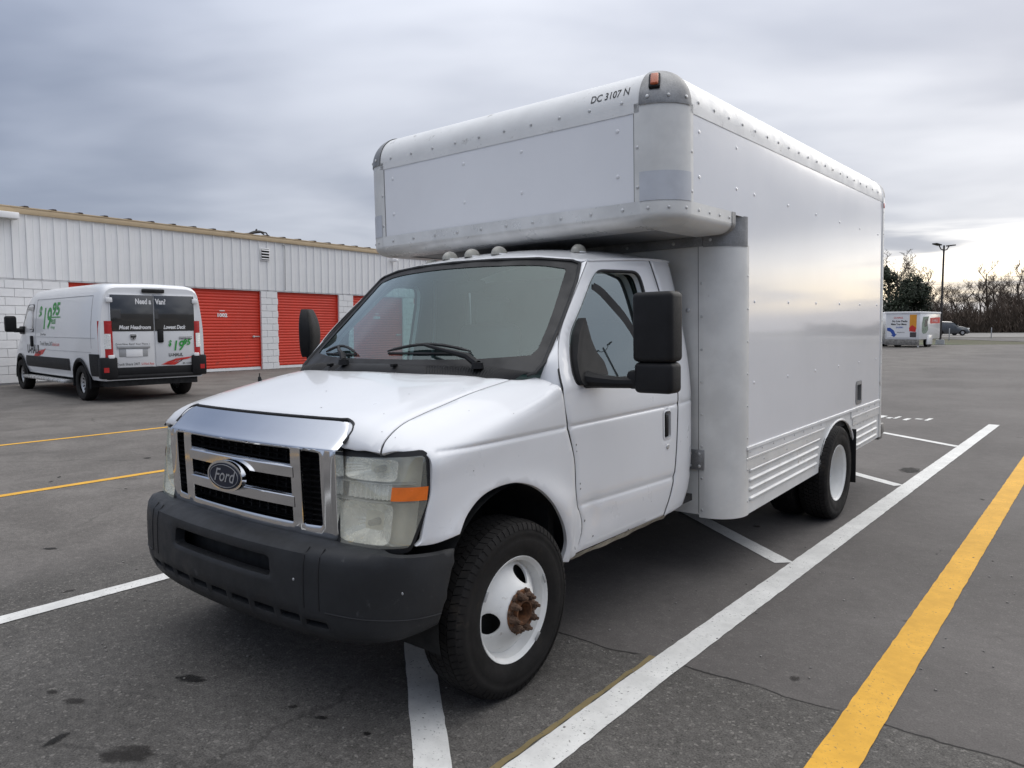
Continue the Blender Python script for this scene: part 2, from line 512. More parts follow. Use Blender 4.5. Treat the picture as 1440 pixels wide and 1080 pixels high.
M['wood'] = pm('floor_wood', (.19, .06, .045), .8, vary=.2)
M['blue'] = pm('emblem_blue', (.010, .014, .030), .35, vary=.05, spec=.3)
M['silver'] = pm('silver_print', (.42, .43, .45), .3, metal=.5, vary=.05)
M['sill'] = pm('rusty_sill', (.42, .38, .30), .7, vary=.35, vscale=12, dirt=((.16, .09, .05), .2, 18))
M['red'] = pm('door_red', (.62, .040, .016), .5, vary=.07, vscale=2, dirt=((.40, .045, .025), .1, 4))
M['metalwhite'] = pm('wall_white_metal', (.78, .78, .775), .5, vary=.05, vscale=1.2, dirt=((.44, .43, .41), .07, 3))
M['block'] = pm('painted_block', (.76, .76, .755), .75, vary=.05, vscale=3, bump=.4, bscale=60)
M['mortar'] = pm('painted_joint', (.64, .64, .64), .9, vary=.08)
M['tan'] = pm('tan_fascia', (.52, .40, .25), .55, vary=.06)
M['roofbrown'] = pm('roof_brown', (.055, .035, .025), .7, vary=.2)
M['greymetal'] = pm('grey_metal', (.38, .385, .39), .5, metal=.3, vary=.1)
M['vanpaint'] = pm('van_white', (.77, .775, .78), .28, coat=.5, vary=.02, vscale=1, rvary=.0)
M['green'] = pm('green_print', (.03, .30, .045), .45, vary=.05)
M['redprint'] = pm('red_print', (.62, .035, .025), .45, vary=.05)
M['orangeprint'] = pm('orange_print', (.75, .32, .03), .45, vary=.05)
M['blueprint'] = pm('blue_print', (.03, .09, .38), .45, vary=.1)
M['whiteprint'] = pm('white_print', (.80, .80, .80), .5, vary=.03)
M['darkglass'] = pm('dark_glass', (.014, .015, .016), .06, coat=.8, vary=.1, spec=.9)
M['tail'] = pm('tail_lamp_red', (.45, .012, .012), .2, coat=.5, vary=.1)
M['lamppole'] = pm('pole_bronze', (.028, .024, .022), .6, vary=.2)
M['suv'] = pm('dark_grey_car', (.045, .05, .055), .3, coat=.6, vary=.05)
M['bark'] = pm('bark_brown', (.060, .045, .034), .9, vary=.3, vscale=4)
M['twig'] = pm('twig_brown', (.085, .062, .046), .9, vary=.35, vscale=.6)
M['cedar'] = pm('evergreen_leaf', (.022, .032, .016), .8, vary=.5, vscale=1.2)
M['cable'] = pm('cable_black', (.02, .02, .02), .7)
M['dirty'] = pm('grimy_bumper', (.20, .19, .175), .7, vary=.4, vscale=9)

def plate_white(): return M['whiteprint']
# ------------------------------------------------------------------ ground
CX, CY = 2.8711, -2.3331
FX, FY = -math.sin(YAW), math.cos(YAW); LX, LY = math.cos(YAW), math.sin(YAW)
def W(l, d): return (CX+d*FX+l*LX, CY+d*FY+l*LY)            # metres to the right of / ahead of where the photographer stood
def strip(name, l0, l1, d0, d1, z, mat):
    b = MB(); b.add([(*W(l0, d0), z), (*W(l1, d0), z), (*W(l1, d1), z), (*W(l0, d1), z)], [(0, 1, 2, 3)])
    o = b.build(name, mat); o['kind'] = 'structure'; return o

def asphalt_mat():
    m, n, out = new_mat('asphalt')
    p = n.node('ShaderNodeBsdfPrincipled'); t = n.node('ShaderNodeTexCoord').outputs['Object']
    x, y, z = n.sep(t)
    big = n.noise(t, .22, 5, .6); mid = n.noise(t, 1.3, 6, .6, .4); fine = n.noise(t, 26, 5, .7); grit = n.noise(t, 130, 3, .7)
    stone = n.voro(t, 95, 'F1', 'Color'); sx_ = n.sep(stone)[0]
    edge = n.math('ADD', y, n.math('MULTIPLY', n.math('SUBTRACT', n.noise(t, 1.1, 5, .6), .5), .22))
    seam = n.math('ADD', .66, n.math('MULTIPLY', n.math('SUBTRACT', x, 1.3), .05))
    old = n.math('MULTIPLY', n.ss(n.math('SUBTRACT', edge, seam), .02, -.02), n.ss(x, -2.6, -1.9))   # older, coarser mat in front of the seam
    worn = n.ss(x, -1.2, -3.4)
    new = n.mix(n.ss(big, .3, .7), (.107, .099, .094), (.130, .121, .115))
    oldc = n.mix(n.ss(mid, .3, .7), (.088, .083, .077), (.108, .102, .095))
    wornc = n.mix(n.ss(mid, .32, .7), (.117, .108, .100), (.148, .137, .127))
    c = n.mix(worn, new, wornc); c = n.mix(old, c, oldc)
    c = n.scale(c, n.ss(mid, .25, .75, .94, 1.06)); c = n.scale(c, n.ss(n.noise(t, 9.0, 6, .7, .3), .3, .7, .93, 1.07)); c = n.scale(c, n.ss(n.noise(t, .45, 4, .6), .32, .68, .92, 1.07))
    amp = n.math('ADD', .30, n.math('MULTIPLY', n.math('MAXIMUM', old, n.math('MULTIPLY', worn, .55)), .42))
    g = n.math('SUBTRACT', n.math('ADD', n.math('MULTIPLY', fine, .8), n.math('MULTIPLY', grit, 1.2)), 1.0)
    c = n.scale(c, n.math('ADD', 1.0, n.math('MULTIPLY', g, n.math('MULTIPLY', amp, 3.2))))
    peb = n.math('MULTIPLY', n.ss(sx_, .90, 1.0), n.math('MULTIPLY', amp, .7))
    c = n.mix(peb, c, (.25, .235, .215))
    # long faint tyre polish and darker drips
    c = n.mix(n.math('MULTIPLY', n.ss(n.noise(n.comb(n.math('MULTIPLY', x, 1.0), n.math('MULTIPLY', y, .12), 0.0), 1.4, 5, .6), .55, .75), .25), c, (.055, .051, .048))
    spots = n.math('MULTIPLY', n.ss(n.noise(t, 5.5, 3, .5), .70, .76), n.ss(n.noise(t, .9, 3), .5, .62))
    c = n.mix(n.math('MULTIPLY', spots, .6), c, (.030, .027, .025))
    # cracks: the seam itself and a wandering net
    ds = n.math('ABSOLUTE', n.math('SUBTRACT', edge, seam))
    ck1 = n.math('MULTIPLY', n.math('MULTIPLY', n.ss(ds, .010, .003), n.ss(x, -1.4, -.8)), n.ss(n.noise(t, 2.2, 3), .36, .50))
    wob = n.vec('ADD', t, n.scale(n.noise(t, 1.6, 5, .6, 0.0, True), .55))
    net = n.voro(wob, .33, 'DISTANCE_TO_EDGE'); ck2 = n.math('MULTIPLY', n.ss(net, .006, .0015), n.math('MULTIPLY', n.ss(n.noise(t, .35, 3), .52, .62), .38))
    ck = n.math('MAXIMUM', ck1, ck2)
    c = n.mix(n.math('MULTIPLY', ck, .9), c, (.020, .019, .018))
    n.put(p.inputs['Base Color'], c)
    n.put(p.inputs['Roughness'], n.ss(fine, .3, .7, .72, .93)); p.inputs['Specular IOR Level'].default_value = .18
    b = n.node('ShaderNodeBump'); b.inputs['Distance'].default_value = .006
    n.put(b.inputs['Strength'], n.math('ADD', .35, n.math('MULTIPLY', old, .5)))
    n.put(b.inputs['Height'], n.math('SUBTRACT', n.math('ADD', n.math('MULTIPLY', fine, .6), n.math('MULTIPLY', grit, .6)), ck)); n.put(p.inputs['Normal'], b.outputs[0])
    n.nt.links.new(p.outputs[0], out.inputs[0]); return m
def line_mat(name, col, wear, under=(.085, .080, .075)):
    m, n, out = new_mat(name)
    p = n.node('ShaderNodeBsdfPrincipled'); t = n.node('ShaderNodeTexCoord').outputs['Object']
    a = n.noise(t, 70, 4, .75); q = n.noise(t, 3.0, 5, .65); g = n.noise(t, 14, 4, .65)
    c = n.scale(col, n.ss(q, .28, .72, .86, 1.06)); c = n.scale(c, n.ss(g, .3, .7, .94, 1.05))
    hole = n.math('MULTIPLY', n.ss(a, .60, .67), n.ss(n.math('ADD', q, n.math('MULTIPLY', g, .4)), .66-wear, .86-wear))
    c = n.mix(hole, c, under)
    n.put(p.inputs['Base Color'], c); p.inputs['Roughness'].default_value = .75; p.inputs['Specular IOR Level'].default_value = .3
    b = n.node('ShaderNodeBump'); b.inputs['Strength'].default_value = .35; b.inputs['Distance'].default_value = .004; n.put(b.inputs['Height'], n.noise(t, 110, 4, .7)); n.put(p.inputs['Normal'], b.outputs[0])
    n.nt.links.new(p.outputs[0], out.inputs[0]); return m
def grass_mat():
    m, n, out = new_mat('verge_grass'); p = n.node('ShaderNodeBsdfPrincipled'); t = n.node('ShaderNodeTexCoord').outputs['Object']
    c = n.mix(n.ss(n.noise(t, .35, 5, .6), .35, .65), (.075, .070, .042), (.050, .060, .022)); c = n.mix(n.ss(n.noise(t, 6, 4, .7), .4, .7), c, (.11, .095, .06))
    n.put(p.inputs['Base Color'], c); p.inputs['Roughness'].default_value = 1; n.nt.links.new(p.outputs[0], out.inputs[0]); return m
ASPH = asphalt_mat()
M['lw'] = line_mat('white_line_paint', (.66, .655, .63), .13)
M['ly'] = line_mat('yellow_line_paint', (.66, .36, .045), .08)
M['lo'] = line_mat('faded_yellow_paint', (.20, .155, .075), .42)
GR = grass_mat()
strip('ground', -2500, 2500, -900, 3500, -.05, GR)
b = MB(); b.grid(lambda u, v: (*W(-130+260*u, -50+102*v), 0.0), 40, 20); lot = b.build('parking_lot', ASPH); lot['kind'] = 'structure'
road_m = pm('road_concrete', (.20, .19, .178), .85, vary=.12, vscale=.5, spec=.3)
apr_m = pm('apron_asphalt', (.105, .098, .092), .9, vary=.25, vscale=.4, spec=.3)
strip('apron', 42, 260, 58, 78, -.03, apr_m)
strip('road', -260, 320, 80, 112, -.025, road_m)
strip('roadside_kerb', -260, 320, 112, 112.5, .04, road_m)
strip('grass_verge', 14, 33, 52.5, 57, .0, pm('green_verge', (.055, .068, .022), .95, vary=.5, vscale=2, fine=.3))

def painted(name, p0, p1, wd, mat, z=.004, jit=.0022, step=.05):
    a, c = Vector(p0), Vector(p1); L_ = (c-a).length; t = (c-a)/L_; nn = Vector((-t.y, t.x)); k = max(2, int(L_/step)); rr = random.Random(int(abs(p0[0]*977+p0[1]*131+p1[1]*17)*10))
    vs = []
    for i in range(k+1):
        q = a+(c-a)*(i/k)
        for sg in (1, -1):
            r_ = q+nn*(sg*wd/2+rr.uniform(-jit, jit))+(t*rr.uniform(-.02, .02) if i in (0, k) else Vector((0, 0))); vs.append((r_.x, r_.y, z))
    b = MB(); b.add(vs, [(2*i, 2*i+1, 2*i+3, 2*i+2) for i in range(k)]); o = b.build(name, mat); o['kind'] = 'structure'; return o
def bent_line(name, pts, wd, mat, z=.004):
    rr = random.Random(3); b = MB(); rows = []
    for a, c in zip(pts, pts[1:]):
        k = int(math.dist(a, c)/.05)
        rows += [(a[0]+(c[0]-a[0])*i/k, a[1]+(c[1]-a[1])*i/k) for i in range(k)]
    b.add([(x+sg*wd/2+rr.uniform(-.0022, .0022), y, z) for x, y in rows for sg in (1, -1)], [(2*i, 2*i+1, 2*i+3, 2*i+2) for i in range(len(rows)-1)]); o = b.build(name, mat); o['kind'] = 'structure'
bent_line('parking_line', [(1.335, -9), (1.343, .6), (1.40, 4.7), (1.49, 11.0)], .142, M['lw'])
painted('faded_line', (1.240, -4), (1.258, .66), .024, M['lo'], jit=.005)
painted('yellow_line', (2.165, -9), (2.175, 16), .150, M['ly'])
painted('parking_line', (-1.66, -12), (-1.62, 11), .12, M['lw'])
painted('yellow_line', (-5.0, -12), (-5.0, 3.6), .105, M['ly'])
painted('yellow_line', (-8.45, -8), (-8.36, 4.2), .10, M['ly'])
for x0, y0, x1, y1, wd in ((.26, .12, 1.33, -.80, .135), (-1.55, 4.58, 1.27, 2.42, .125), (-1.55, 7.45, 1.33, 5.40, .12), (-1.55, 10.4, 1.38, 8.33, .11)):
    painted('hatch_line', (x0, y0), (x1, y1), wd, M['lw'], z=.0035)
# stencilled letters, worn to fragments
for x, y, sx_, sy in ((-.10, 10.98, .10, .34), (.04, 10.90, .07, .20), (.13, 11.02, .05, .36), (.30, 10.86, .07, .30), (.45, 11.02, .10, .12), (.58, 11.04, .06, .38)):
    painted('stencil_mark', (x, y-sy/2), (x+.02, y+sy/2), sx_, M['lw'], jit=.006)
# oil and damp marks on the asphalt
def stain_mat(name, col, dense):
    m, n, out = new_mat(name); t = n.node('ShaderNodeTexCoord').outputs['Object']; oi = n.node('ShaderNodeObjectInfo').outputs['Random']
    q = n.vec('ADD', t, n.comb(n.math('MULTIPLY', oi, 37.0), 0.0, 0.0))
    r_ = n.vec('LENGTH', t); e = n.math('ADD', n.math('SUBTRACT', 1.0, r_), n.math('MULTIPLY', n.math('SUBTRACT', n.noise(q, 1.9, 6, .68), .5), 1.5))
    g = n.ss(n.noise(q, 9, 5, .7), .30, .62, .55, 1.0)
    p = n.node('ShaderNodeBsdfPrincipled'); n.put(p.inputs['Base Color'], (*col, 1)); p.inputs['Roughness'].default_value = .75; p.inputs['Specular IOR Level'].default_value = .2
    tr = n.node('ShaderNodeBsdfTransparent'); mx_ = n.node('ShaderNodeMixShader'); n.put(mx_.inputs[0], n.math('MULTIPLY', n.math('MULTIPLY', n.ss(e, .02, .50), g), dense))
    n.nt.links.new(tr.outputs[0], mx_.inputs[1]); n.nt.links.new(p.outputs[0], mx_.inputs[2]); n.nt.links.new(mx_.outputs[0], out.inputs[0]); return m
stain_m = stain_mat('oil_stain', (.016, .015, .014), .92)
damp_m = stain_mat('old_stain', (.026, .023, .021), .70)
disc = MB(); disc.add([(1.7*math.cos(2*math.pi*k/32), 1.7*math.sin(2*math.pi*k/32), 0) for k in range(32)], [tuple(range(32))]); disc_me = {}
def stain(x, y, rx, ry, ang, mat, seed):
    if mat.name not in disc_me: disc_me[mat.name] = disc.mesh('oil_stain')
    o = obj('oil_stain', disc_me[mat.name], mat); o.location = (x, y, .0025+.0002*(seed % 7)); o.scale = (rx*1.15, ry*1.3, 1); o.rotation_euler = (0, 0, ang); o['kind'] = 'structure'
# ------------------------------------------------------------------ storage building
BA = (-20.679, 13.079, 0.0)
bld = thing('storage_building', 'long white storage building with red roll-up doors under a tan roof edge', 'storage building', BA, R(94))
bld.rotation_euler = (0, .0055, R(94))
S0, S1 = -10.7, 14.6
DOORS = [(-7.0, -4.13), (-3.49, -.62), (.10, 2.97), (3.72, 6.57), (7.30, 10.17), (10.9, 13.77)]
EZ, RZ = 2.80, 4.55
pmb = MB(); pr = [(0, 0), (.010, -.030), (.040, -.030), (.052, 0), (.19, 0), (.20, -.006), (.21, 0), (.35, 0)]
pmb.add([(x, y, z) for z in (0, 1) for x, y in pr], [(i, i+1, 8+i+1, 8+i) for i in range(7)]); pme = pmb.mesh('wall_panel', 20)
s = -8.04-.35*8
while s < S1:
    o = obj('wall_panel', pme, M['metalwhite'], bld); o.location = (s, 0, EZ); o.scale = (1, 1, RZ-EZ+.02); s += .35
b = MB(); b.span((S0, .012, EZ-.04), (S1, .05, RZ)); b.span((S0, .02, EZ-.02), (S1, .03, EZ)); b.build('wall_backing', M['mortar'], bld)
b = MB(); b.span((S0, .03, -.2), (DOORS[0][0], .2, EZ-.02)); b.build('block_wall', M['mortar'], bld)
piers = []
for (a0, a1), (b0, b1) in zip(DOORS, DOORS[1:]): piers.append((a1, b0)); b = MB(); b.span((a1, .03, -.2), (b0, .2, EZ-.02)); b.build('block_wall', M['mortar'], bld)
b = MB(); b.span((DOORS[-1][1], .03, -.2), (S1, .2, EZ-.02)); piers.append((DOORS[-1][1], S1))
b.build('block_wall', M['mortar'], bld)
def block_mesh(wd):
    b = MB(); b.box((wd/2, 0, .1125), (wd-.008, .05, .217), .006, None, 1); return b.mesh('block', 30)
bmes = {}
def blocks(s0, s1):
    for r_ in range(12):
        x = s0-(.23 if r_ % 2 else 0)
        while x < s1-.02:
            a, c = max(x, s0), min(x+.46, s1); wd = round(c-a, 2); x += .46
            if wd < .06: continue
            if wd not in bmes: bmes[wd] = block_mesh(wd)
            o = obj('block', bmes[wd], M['block'], bld); o.location = (a, .016, r_*.2305-.01)
blocks(-9.3, DOORS[0][0])
for a, c in piers[:5]: blocks(a, c)
# roll-up doors
NSL = 27; dmb = MB(); prof = []
for k in range(NSL):
    z = k/NSL; prof += [(.0, z), (-.016, z+.25/NSL), (-.020, z+.5/NSL), (-.016, z+.75/NSL)]
prof.append((0, 1.0)); dmb.add([(x, y, z) for x in (0, 1) for y, z in prof], [(i, i+1, len(prof)+i+1, len(prof)+i) for i in range(len(prof)-1)]); dme = dmb.mesh('roll_up_door', 50)
for i, (a, c) in enumerate(DOORS):
    o = obj('roll_up_door', dme, M['red'], bld); o.location = (a+.01, .11, .10); o.scale = (c-a-.02, 1, EZ-.12)
    sc_ = (1/(c-a-.02), 1, 1/(EZ-.12))
    b = MB(); b.span((0, -.03, -.10), (c-a-.02, .03, -.01)); q = b.build('door_bottom_bar', M['whiteprint'], o); q.scale = sc_; q['kind'] = 'thing'; del q['kind']
    b = MB(); b.box((c-a-.20, -.035, 1.06), (.30, .03, .035), .006); b.box((c-a-.30, -.05, 1.06), (.05, .03, .07), .006); q = b.build('door_latch', M['alu'], o); q.scale = sc_
    for x in (-.012, c-a-.012):
        b = MB(); b.span((x-.02, -.05, -.1), (x+.022, .02, EZ-.12)); q = b.build('door_track', M['red'], o); q.scale = sc_
    num = str(1001+i)
    q = lettering('door_number', num, .16, lambda x, y: (1.16+x, -.024, 1.74+y), M['whiteprint'], o, bold=.008, sx=1.25); q.scale = sc_
    b = MB(); b.span((1.27, -.026, 1.93), (1.47, -.022, 1.955)); q = b.build('number_plate', M['whiteprint'], o); q.scale = sc_
b = MB(); b.span((S0, -.075, RZ-.03), (S1, .0, RZ+.115), .008); b.build('fascia', M['tan'], bld)
b = MB(); b.span((S0, -.085, RZ+.118), (S1, -.02, RZ+.155), .005); b.build('eave_trim', M['tan'], bld)
b = MB(); b.add([(S0, -.07, RZ+.15), (S1, -.07, RZ+.15), (S1, 7, RZ+.42), (S0, 7, RZ+.42), (S0, 14, RZ+.15), (S1, 14, RZ+.15)], [(0, 1, 2, 3), (3, 2, 5, 4)]); b.build('roof', M['roofbrown'], bld)
b = MB(); b.span((S0, .25, -.2), (S1, 13.8, RZ+.1)); b.build('building_core', M['block'], bld)
rmb = MB(); rmb.add([(x*k, y, z+.06*h) for y, z in ((-.09, 0), (7, .27)) for x, k, h in ((-.07, 1, 0), (-.045, 1, .62), (.045, 1, .62), (.07, 1, 0))], [(0, 1, 2, 3), (0, 4, 5, 1), (1, 5, 6, 2), (2, 6, 7, 3)]); rme = rmb.mesh('roof_rib', 20)
s = -8.04-.7*3
while s < S1: o = obj('roof_rib', rme, M['roofbrown'], bld); o.location = (s+.02, 0, RZ+.152); s += .7
vent = MB(); vent.span((-.62, -.05, 3.83), (-.24, -.028, 4.27), .004); vo = vent.build('wall_vent', M['metalwhite'], bld)
for k in range(4):
    b = MB(); b.box((-.43, -.065, 3.90+.10*k), (.31, .055, .012), 0, Matrix.Rotation(.7, 3, 'X')); b.build('vent_slat', M['whiteprint'], vo)
b = MB(); b.span((-.59, -.053, 3.86), (-.27, -.049, 4.24)); b.build('vent_opening', M['dark'], vo)
b = MB(); b.tube([(.30, -.05, 4.45), (.40, -.05, 4.44), (.42, -.05, 4.3), (.40, -.05, 2.83)], .014, 6); b.build('conduit', M['greymetal'], bld)
b = MB(); b.box((-8.75, -.17, 4.43), (.95, .26, .17), .02); wl = b.build('wall_light', M['whiteprint'], bld)
b = MB(); b.box((-8.75, -.18, 4.335), (.86, .20, .02), .005); b.build('light_lens', M['clear_lamp'], wl)
b = MB(); b.box((5.9, -.20, 4.30), (.16, .30, .12), .02); b.tube([(5.9, -.02, 4.4), (5.9, -.2, 4.36)], .025, 6); b.build('wall_light', M['whiteprint'], bld)
vp = thing('roof_antenna', 'bent dark metal bracket lying on the storage building roof edge', 'bracket', (0, 0, 0))
def bl(s_, y, z): v = bld.matrix_basis @ Vector((s_, y, z)); return v
from mathutils import Euler
BM = Matrix.Translation(Vector(BA)) @ Euler((0, .0055, R(94))).to_matrix().to_4x4()
def bl(s_, y, z): return BM @ Vector((s_, y, z))
b = MB(); b.tube([bl(-.86, .3, 4.74), bl(-.62, .3, 4.83), bl(-.42, .3, 4.87), bl(-.28, .3, 4.88)], [.04, .055, .055, .03], 6); b.build('beam', M['lamppole'], vp)
b = MB(); b.tube([bl(-.55, .3, 4.86), bl(-.5, .3, 4.95)], .03, 5); b.tube([bl(-.28, .3, 4.88), bl(-.10, .3, 4.86), bl(-.04, .3, 4.76)], .025, 5); b.tube([bl(-.4, .3, 4.9), bl(-.2, .3, 4.80)], .03, 5); b.build('arm', M['lamppole'], vp)

# ------------------------------------------------------------------ light poles
def light_pole(loc, h, rz, label, group, hs=1.0):
    t = thing('light_pole', label, 'light pole', loc, rz, group)
    b = MB(); b.lathe([(0, .35), (.28, .35), (.30, 0)], 16, 'z'); b.build('concrete_base', M['greymetal'], t)
    b = MB(); b.tube([(0, 0, .3), (0, 0, h)], [.085, .060], 10); b.build('pole', M['lamppole'], t)
    for sg in (-1, 1):
        b = MB(); b.tube([(0, 0, h-.35*hs), (sg*.35*hs, 0, h-.28*hs), (sg*.6*hs, 0, h-.02)], .04*hs, 6); a_ = b.build('arm', M['lamppole'], t)
        b = MB(); b.box((sg*.82*hs, 0, h+.03), (.62*hs, .36*hs, .09*hs), .02, Matrix.Rotation(-sg*.12, 3, 'Y')); b.build('lamp_head', M['lamppole'], a_)
    return t
light_pole((*W(30.6, 53.0), 0), 7.0, YAW+.5, 'dark pole with two lamp heads rising beside the far trailer', 'parking lot light poles')
light_pole((21.0, 36.1, 0), 12.2, 2.9, 'dark pole with two lamp heads that shows only mirrored in the driver window', 'parking lot light poles', .6)

# ------------------------------------------------------------------ trees and thicket
def branch_tree(seed, h, trunk_r, levels=6, spread=.55, up=.35, twigr=.010):
    rr = random.Random(seed); tr, tw = MB(), MB()
    def grow(p, d, L_, r, lv):
        n = 3; pts = [p]; q = p.copy(); dd = d.copy()
        for k in range(n):
            dd = (dd+Vector((rr.gauss(0, .14), rr.gauss(0, .14), rr.gauss(.03, .08)))).normalized(); q = q+dd*L_/n; pts.append(q.copy())
        (tr if lv <= 1 else tw).tube(pts, [max(twigr, r*(1-.45*k/n)) for k in range(n+1)], 5 if lv < 2 else 3, cap=False)
        if lv >= levels: return
        m = rr.choice((3, 3, 4)) if 0 < lv < 4 else (2 if lv else rr.choice((5, 6)))
        for k in range(m):
            f = .35+.65*(k+rr.random()*.6)/m if lv else .28+.72*(k+rr.random()*.6)/m
            f = min(f, .999); i = min(int(f*n), n-1); b0 = pts[i].lerp(pts[i+1], f*n-i)
            a = rr.uniform(0, 6.28); sidev = Vector((math.cos(a), math.sin(a), 0))
            nd = (dd*(1-spread)+sidev*spread+Vector((0, 0, up*rr.uniform(.2, 1)))).normalized()
            grow(b0, nd, L_*rr.uniform(.50, .72)*(1 if lv else .72), r*rr.uniform(.38, .55), lv+1)
    grow(Vector((0, 0, -.2)), Vector((rr.gauss(0, .04), rr.gauss(0, .04), 1)), h*.52, trunk_r, 0)
    return tr.mesh('trunk', 60), tw.mesh('branches', 80)
protos = [branch_tree(3, 10, .17), branch_tree(11, 10, .14, spread=.62), branch_tree(23, 10, .15, spread=.5, up=.5), branch_tree(31, 10, .12, spread=.7)]
def bare_tree(l, d, h, k, rz, label, group):
    t = thing('bare_tree', label, 'tree', (*W(l, d), 0), rz, group); t.scale = (h/7.6,)*3
    a, c = protos[k]; obj('trunk', a, M['bark'], t); obj('crown', c, M['twig'], t)
TG = 'bare winter trees along the far road'
def at(u, d): return d*(u-720)/1041.8
spec = [(1252, 92, 11.6, 0), (1268, 100, 10.2, 1), (1296, 96, 8.6, 2), (1312, 112, 7.6, 3), (1336, 122, 8.4, 1), (1352, 121, 8.2, 0), (1366, 124, 9.0, 3), (1380, 122, 8.4, 2), (1391, 126, 11.8, 2), (1403, 122, 9.2, 1), (1416, 124, 9.6, 0), (1427, 122, 8.8, 3), (1437, 126, 12.4, 2), (1452, 122, 10.0, 1), (1475, 124, 10.5, 0), (1500, 122, 9.5, 3), (1535, 124, 11, 1)]
names_ = ['']*4+['bare tree just right of the light pole, its crown level with the brush', 'bare tree in the gap between the light pole and the fan-topped tree', 'wide bare tree left of the fan-topped tree, with drooping twigs', 'narrow bare tree close against the left of the fan-topped tree', '',
    'bare tree close against the right of the fan-topped tree', 'thick-trunked bare tree midway between the fan-topped and the tallest tree', 'low spreading bare tree close left of the tallest tree', '',
    'bare tree cut by the right edge of the photo', 'bare tree outside the photo, right of the tallest tree', 'upright bare tree further along the road to the right', 'bare tree furthest along the road to the right']
for i, (u, d, h, k) in enumerate(spec):
    lab = {0: 'tall bare tree showing above the dark evergreen beside the box truck', 1: 'bare tree with upright twigs just behind the dark evergreen', 2: 'bare spreading tree between the evergreen and the light pole',
           3: 'small bare tree directly behind the light pole', 8: 'bare tree with a fan-shaped top standing out above the thicket', 12: 'tallest bare tree at the right end of the thicket'}.get(i, names_[i])
    bare_tree(at(u, d), d, h, k, i*1.37, lab, TG)
# cedar with leaf sprays
def cedar(l, d, h, r, label, seed):
    rr = random.Random(seed); t = thing('evergreen_tree', label, 'tree', (*W(l, d), 0))
    b = MB(); b.tube([(0, 0, -.2), (.05, 0, h*.4), (0, .05, h*.9)], [.22, .14, .03], 7); b.build('trunk', M['bark'], t)
    b = MB()
    lobes = [(rr.uniform(-.55, .55)*r, rr.uniform(-.55, .55)*r, h*(.12+.80*(k/16)), rr.uniform(.45, .8)*r*(1.05-.65*(k/16)**1.6)) for k in range(17)]
    for x, y, z, q in lobes:
        for _ in range(420):
            v = Vector((rr.gauss(0, 1), rr.gauss(0, 1), rr.gauss(0, .8))).normalized()*q*rr.uniform(.55, 1.06); p = Vector((x, y, z))+v
            a = Vector((rr.gauss(0, 1), rr.gauss(0, 1), rr.gauss(0, 1))).normalized(); c = a.cross(v.normalized()+Vector((0, 0, .4))).normalized(); s_ = rr.uniform(.16, .36)
            b.add([p-a*s_*.5, p+c*s_*.22, p+a*s_*.6, p-c*s_*.22], [(0, 1, 2, 3)])
    b.build('crown', M['cedar'], t, 180)
cedar(at(1258, 74), 74, 7.4, 2.5, 'dense dark evergreen tree behind the far trailers', 5)
cedar(at(1283, 76), 76, 6.0, 2.1, 'lower dark evergreen tree to the right of the taller evergreen', 9)
# brush under the trees: twigs too many to count
rr = random.Random(99); b = MB()
for k in range(44000):
    u = rr.uniform(1225, 1620) if k < 30000 else rr.uniform(-250, 1225); d = rr.uniform(115, 121); l = at(u, d); x, y = W(l, d)
    hh = (5.2+1.2*math.sin(u*.045)+.8*math.sin(u*.13+1))*rr.uniform(.3, 1.0)**.8*1.15*(1 if u > 1320 or u < 1200 else .75)
    z0 = rr.uniform(-.2, max(.2, hh-1.2)); L_ = rr.uniform(.7, 1.9); dv = Vector((rr.gauss(0, .45), rr.gauss(0, .45), 1)).normalized()*L_
    wd = rr.uniform(.025, .075); sv = Vector((LX, LY, 0))*wd
    p = Vector((x, y, z0)); b.add([p-sv, p+sv, p+dv+sv*.2], [(0, 1, 2)])
br = b.build('brush_thicket', M['twig'], None, 180); br['kind'] = 'stuff'
strip('brush_bank', -260, 330, 121, 122, .3, M['bark'])
b = MB(); b.grid(lambda u, v: (*W(-110+290*u, 121.5), (2.9+.6*math.sin(u*46)+.5*math.sin(u*113+1)+.3*math.sin(u*317))*v-.1), 320, 6)
rr2 = random.Random(4); b.v = [(x+rr2.uniform(-.3, .3), y+rr2.uniform(-.3, .3), z+rr2.uniform(-.1, .1)) for x, y, z in b.v]
hb = b.build('dead_leaf_bank', M['twig']); hb['kind'] = 'stuff'
for i, z in enumerate((7.3, 8.6, 10.2)):
    b = MB(); p0, p1 = W(-60, 108), W(150, 108); b.tube([(p0[0]+(p1[0]-p0[0])*k/20, p0[1]+(p1[1]-p0[1])*k/20, z-.6*math.sin(math.pi*((k*2/20) % 1))) for k in range(21)], .016, 4)
    tag(b.build('overhead_cable', M['cable']), ('lowest', 'middle', 'topmost')[i]+' of the thin overhead cables strung along the far road', 'cable', 'overhead cables')
for u, d, lab in ((1393, 74, 'thin grey marker post standing between the lot and the road'), (1334, 66, 'short grey marker post on the green verge behind the trailer')):
    b = MB(); x, y = W(at(u, d), d); b.box((x, y, .5), (.08, .08, 1.1), .01); tag(b.build('marker_post', M['greymetal']), lab, 'post', 'marker posts by the road')
stain(-.22, -.79, .075, .028, .35, stain_m, 1); stain(.16, -1.22, .10, .05, .6, damp_m, 2); stain(-.41, -1.19, .05, .022, .5, damp_m, 3); stain(-.57, -1.22, .03, .014, .4, damp_m, 4)
stain(.34, -.65, .022, .012, .7, damp_m, 5); stain(.50, -.63, .03, .012, .5, stain_m, 6); stain(.73, -.59, .02, .011, .3, stain_m, 7); stain(1.24, 6.3, .10, .16, .1, stain_m, 8)
stain(.80, 3.16, .03, .03, .1, damp_m, 10); stain(-.13, 2.6, .08, .03, .8, damp_m, 11)
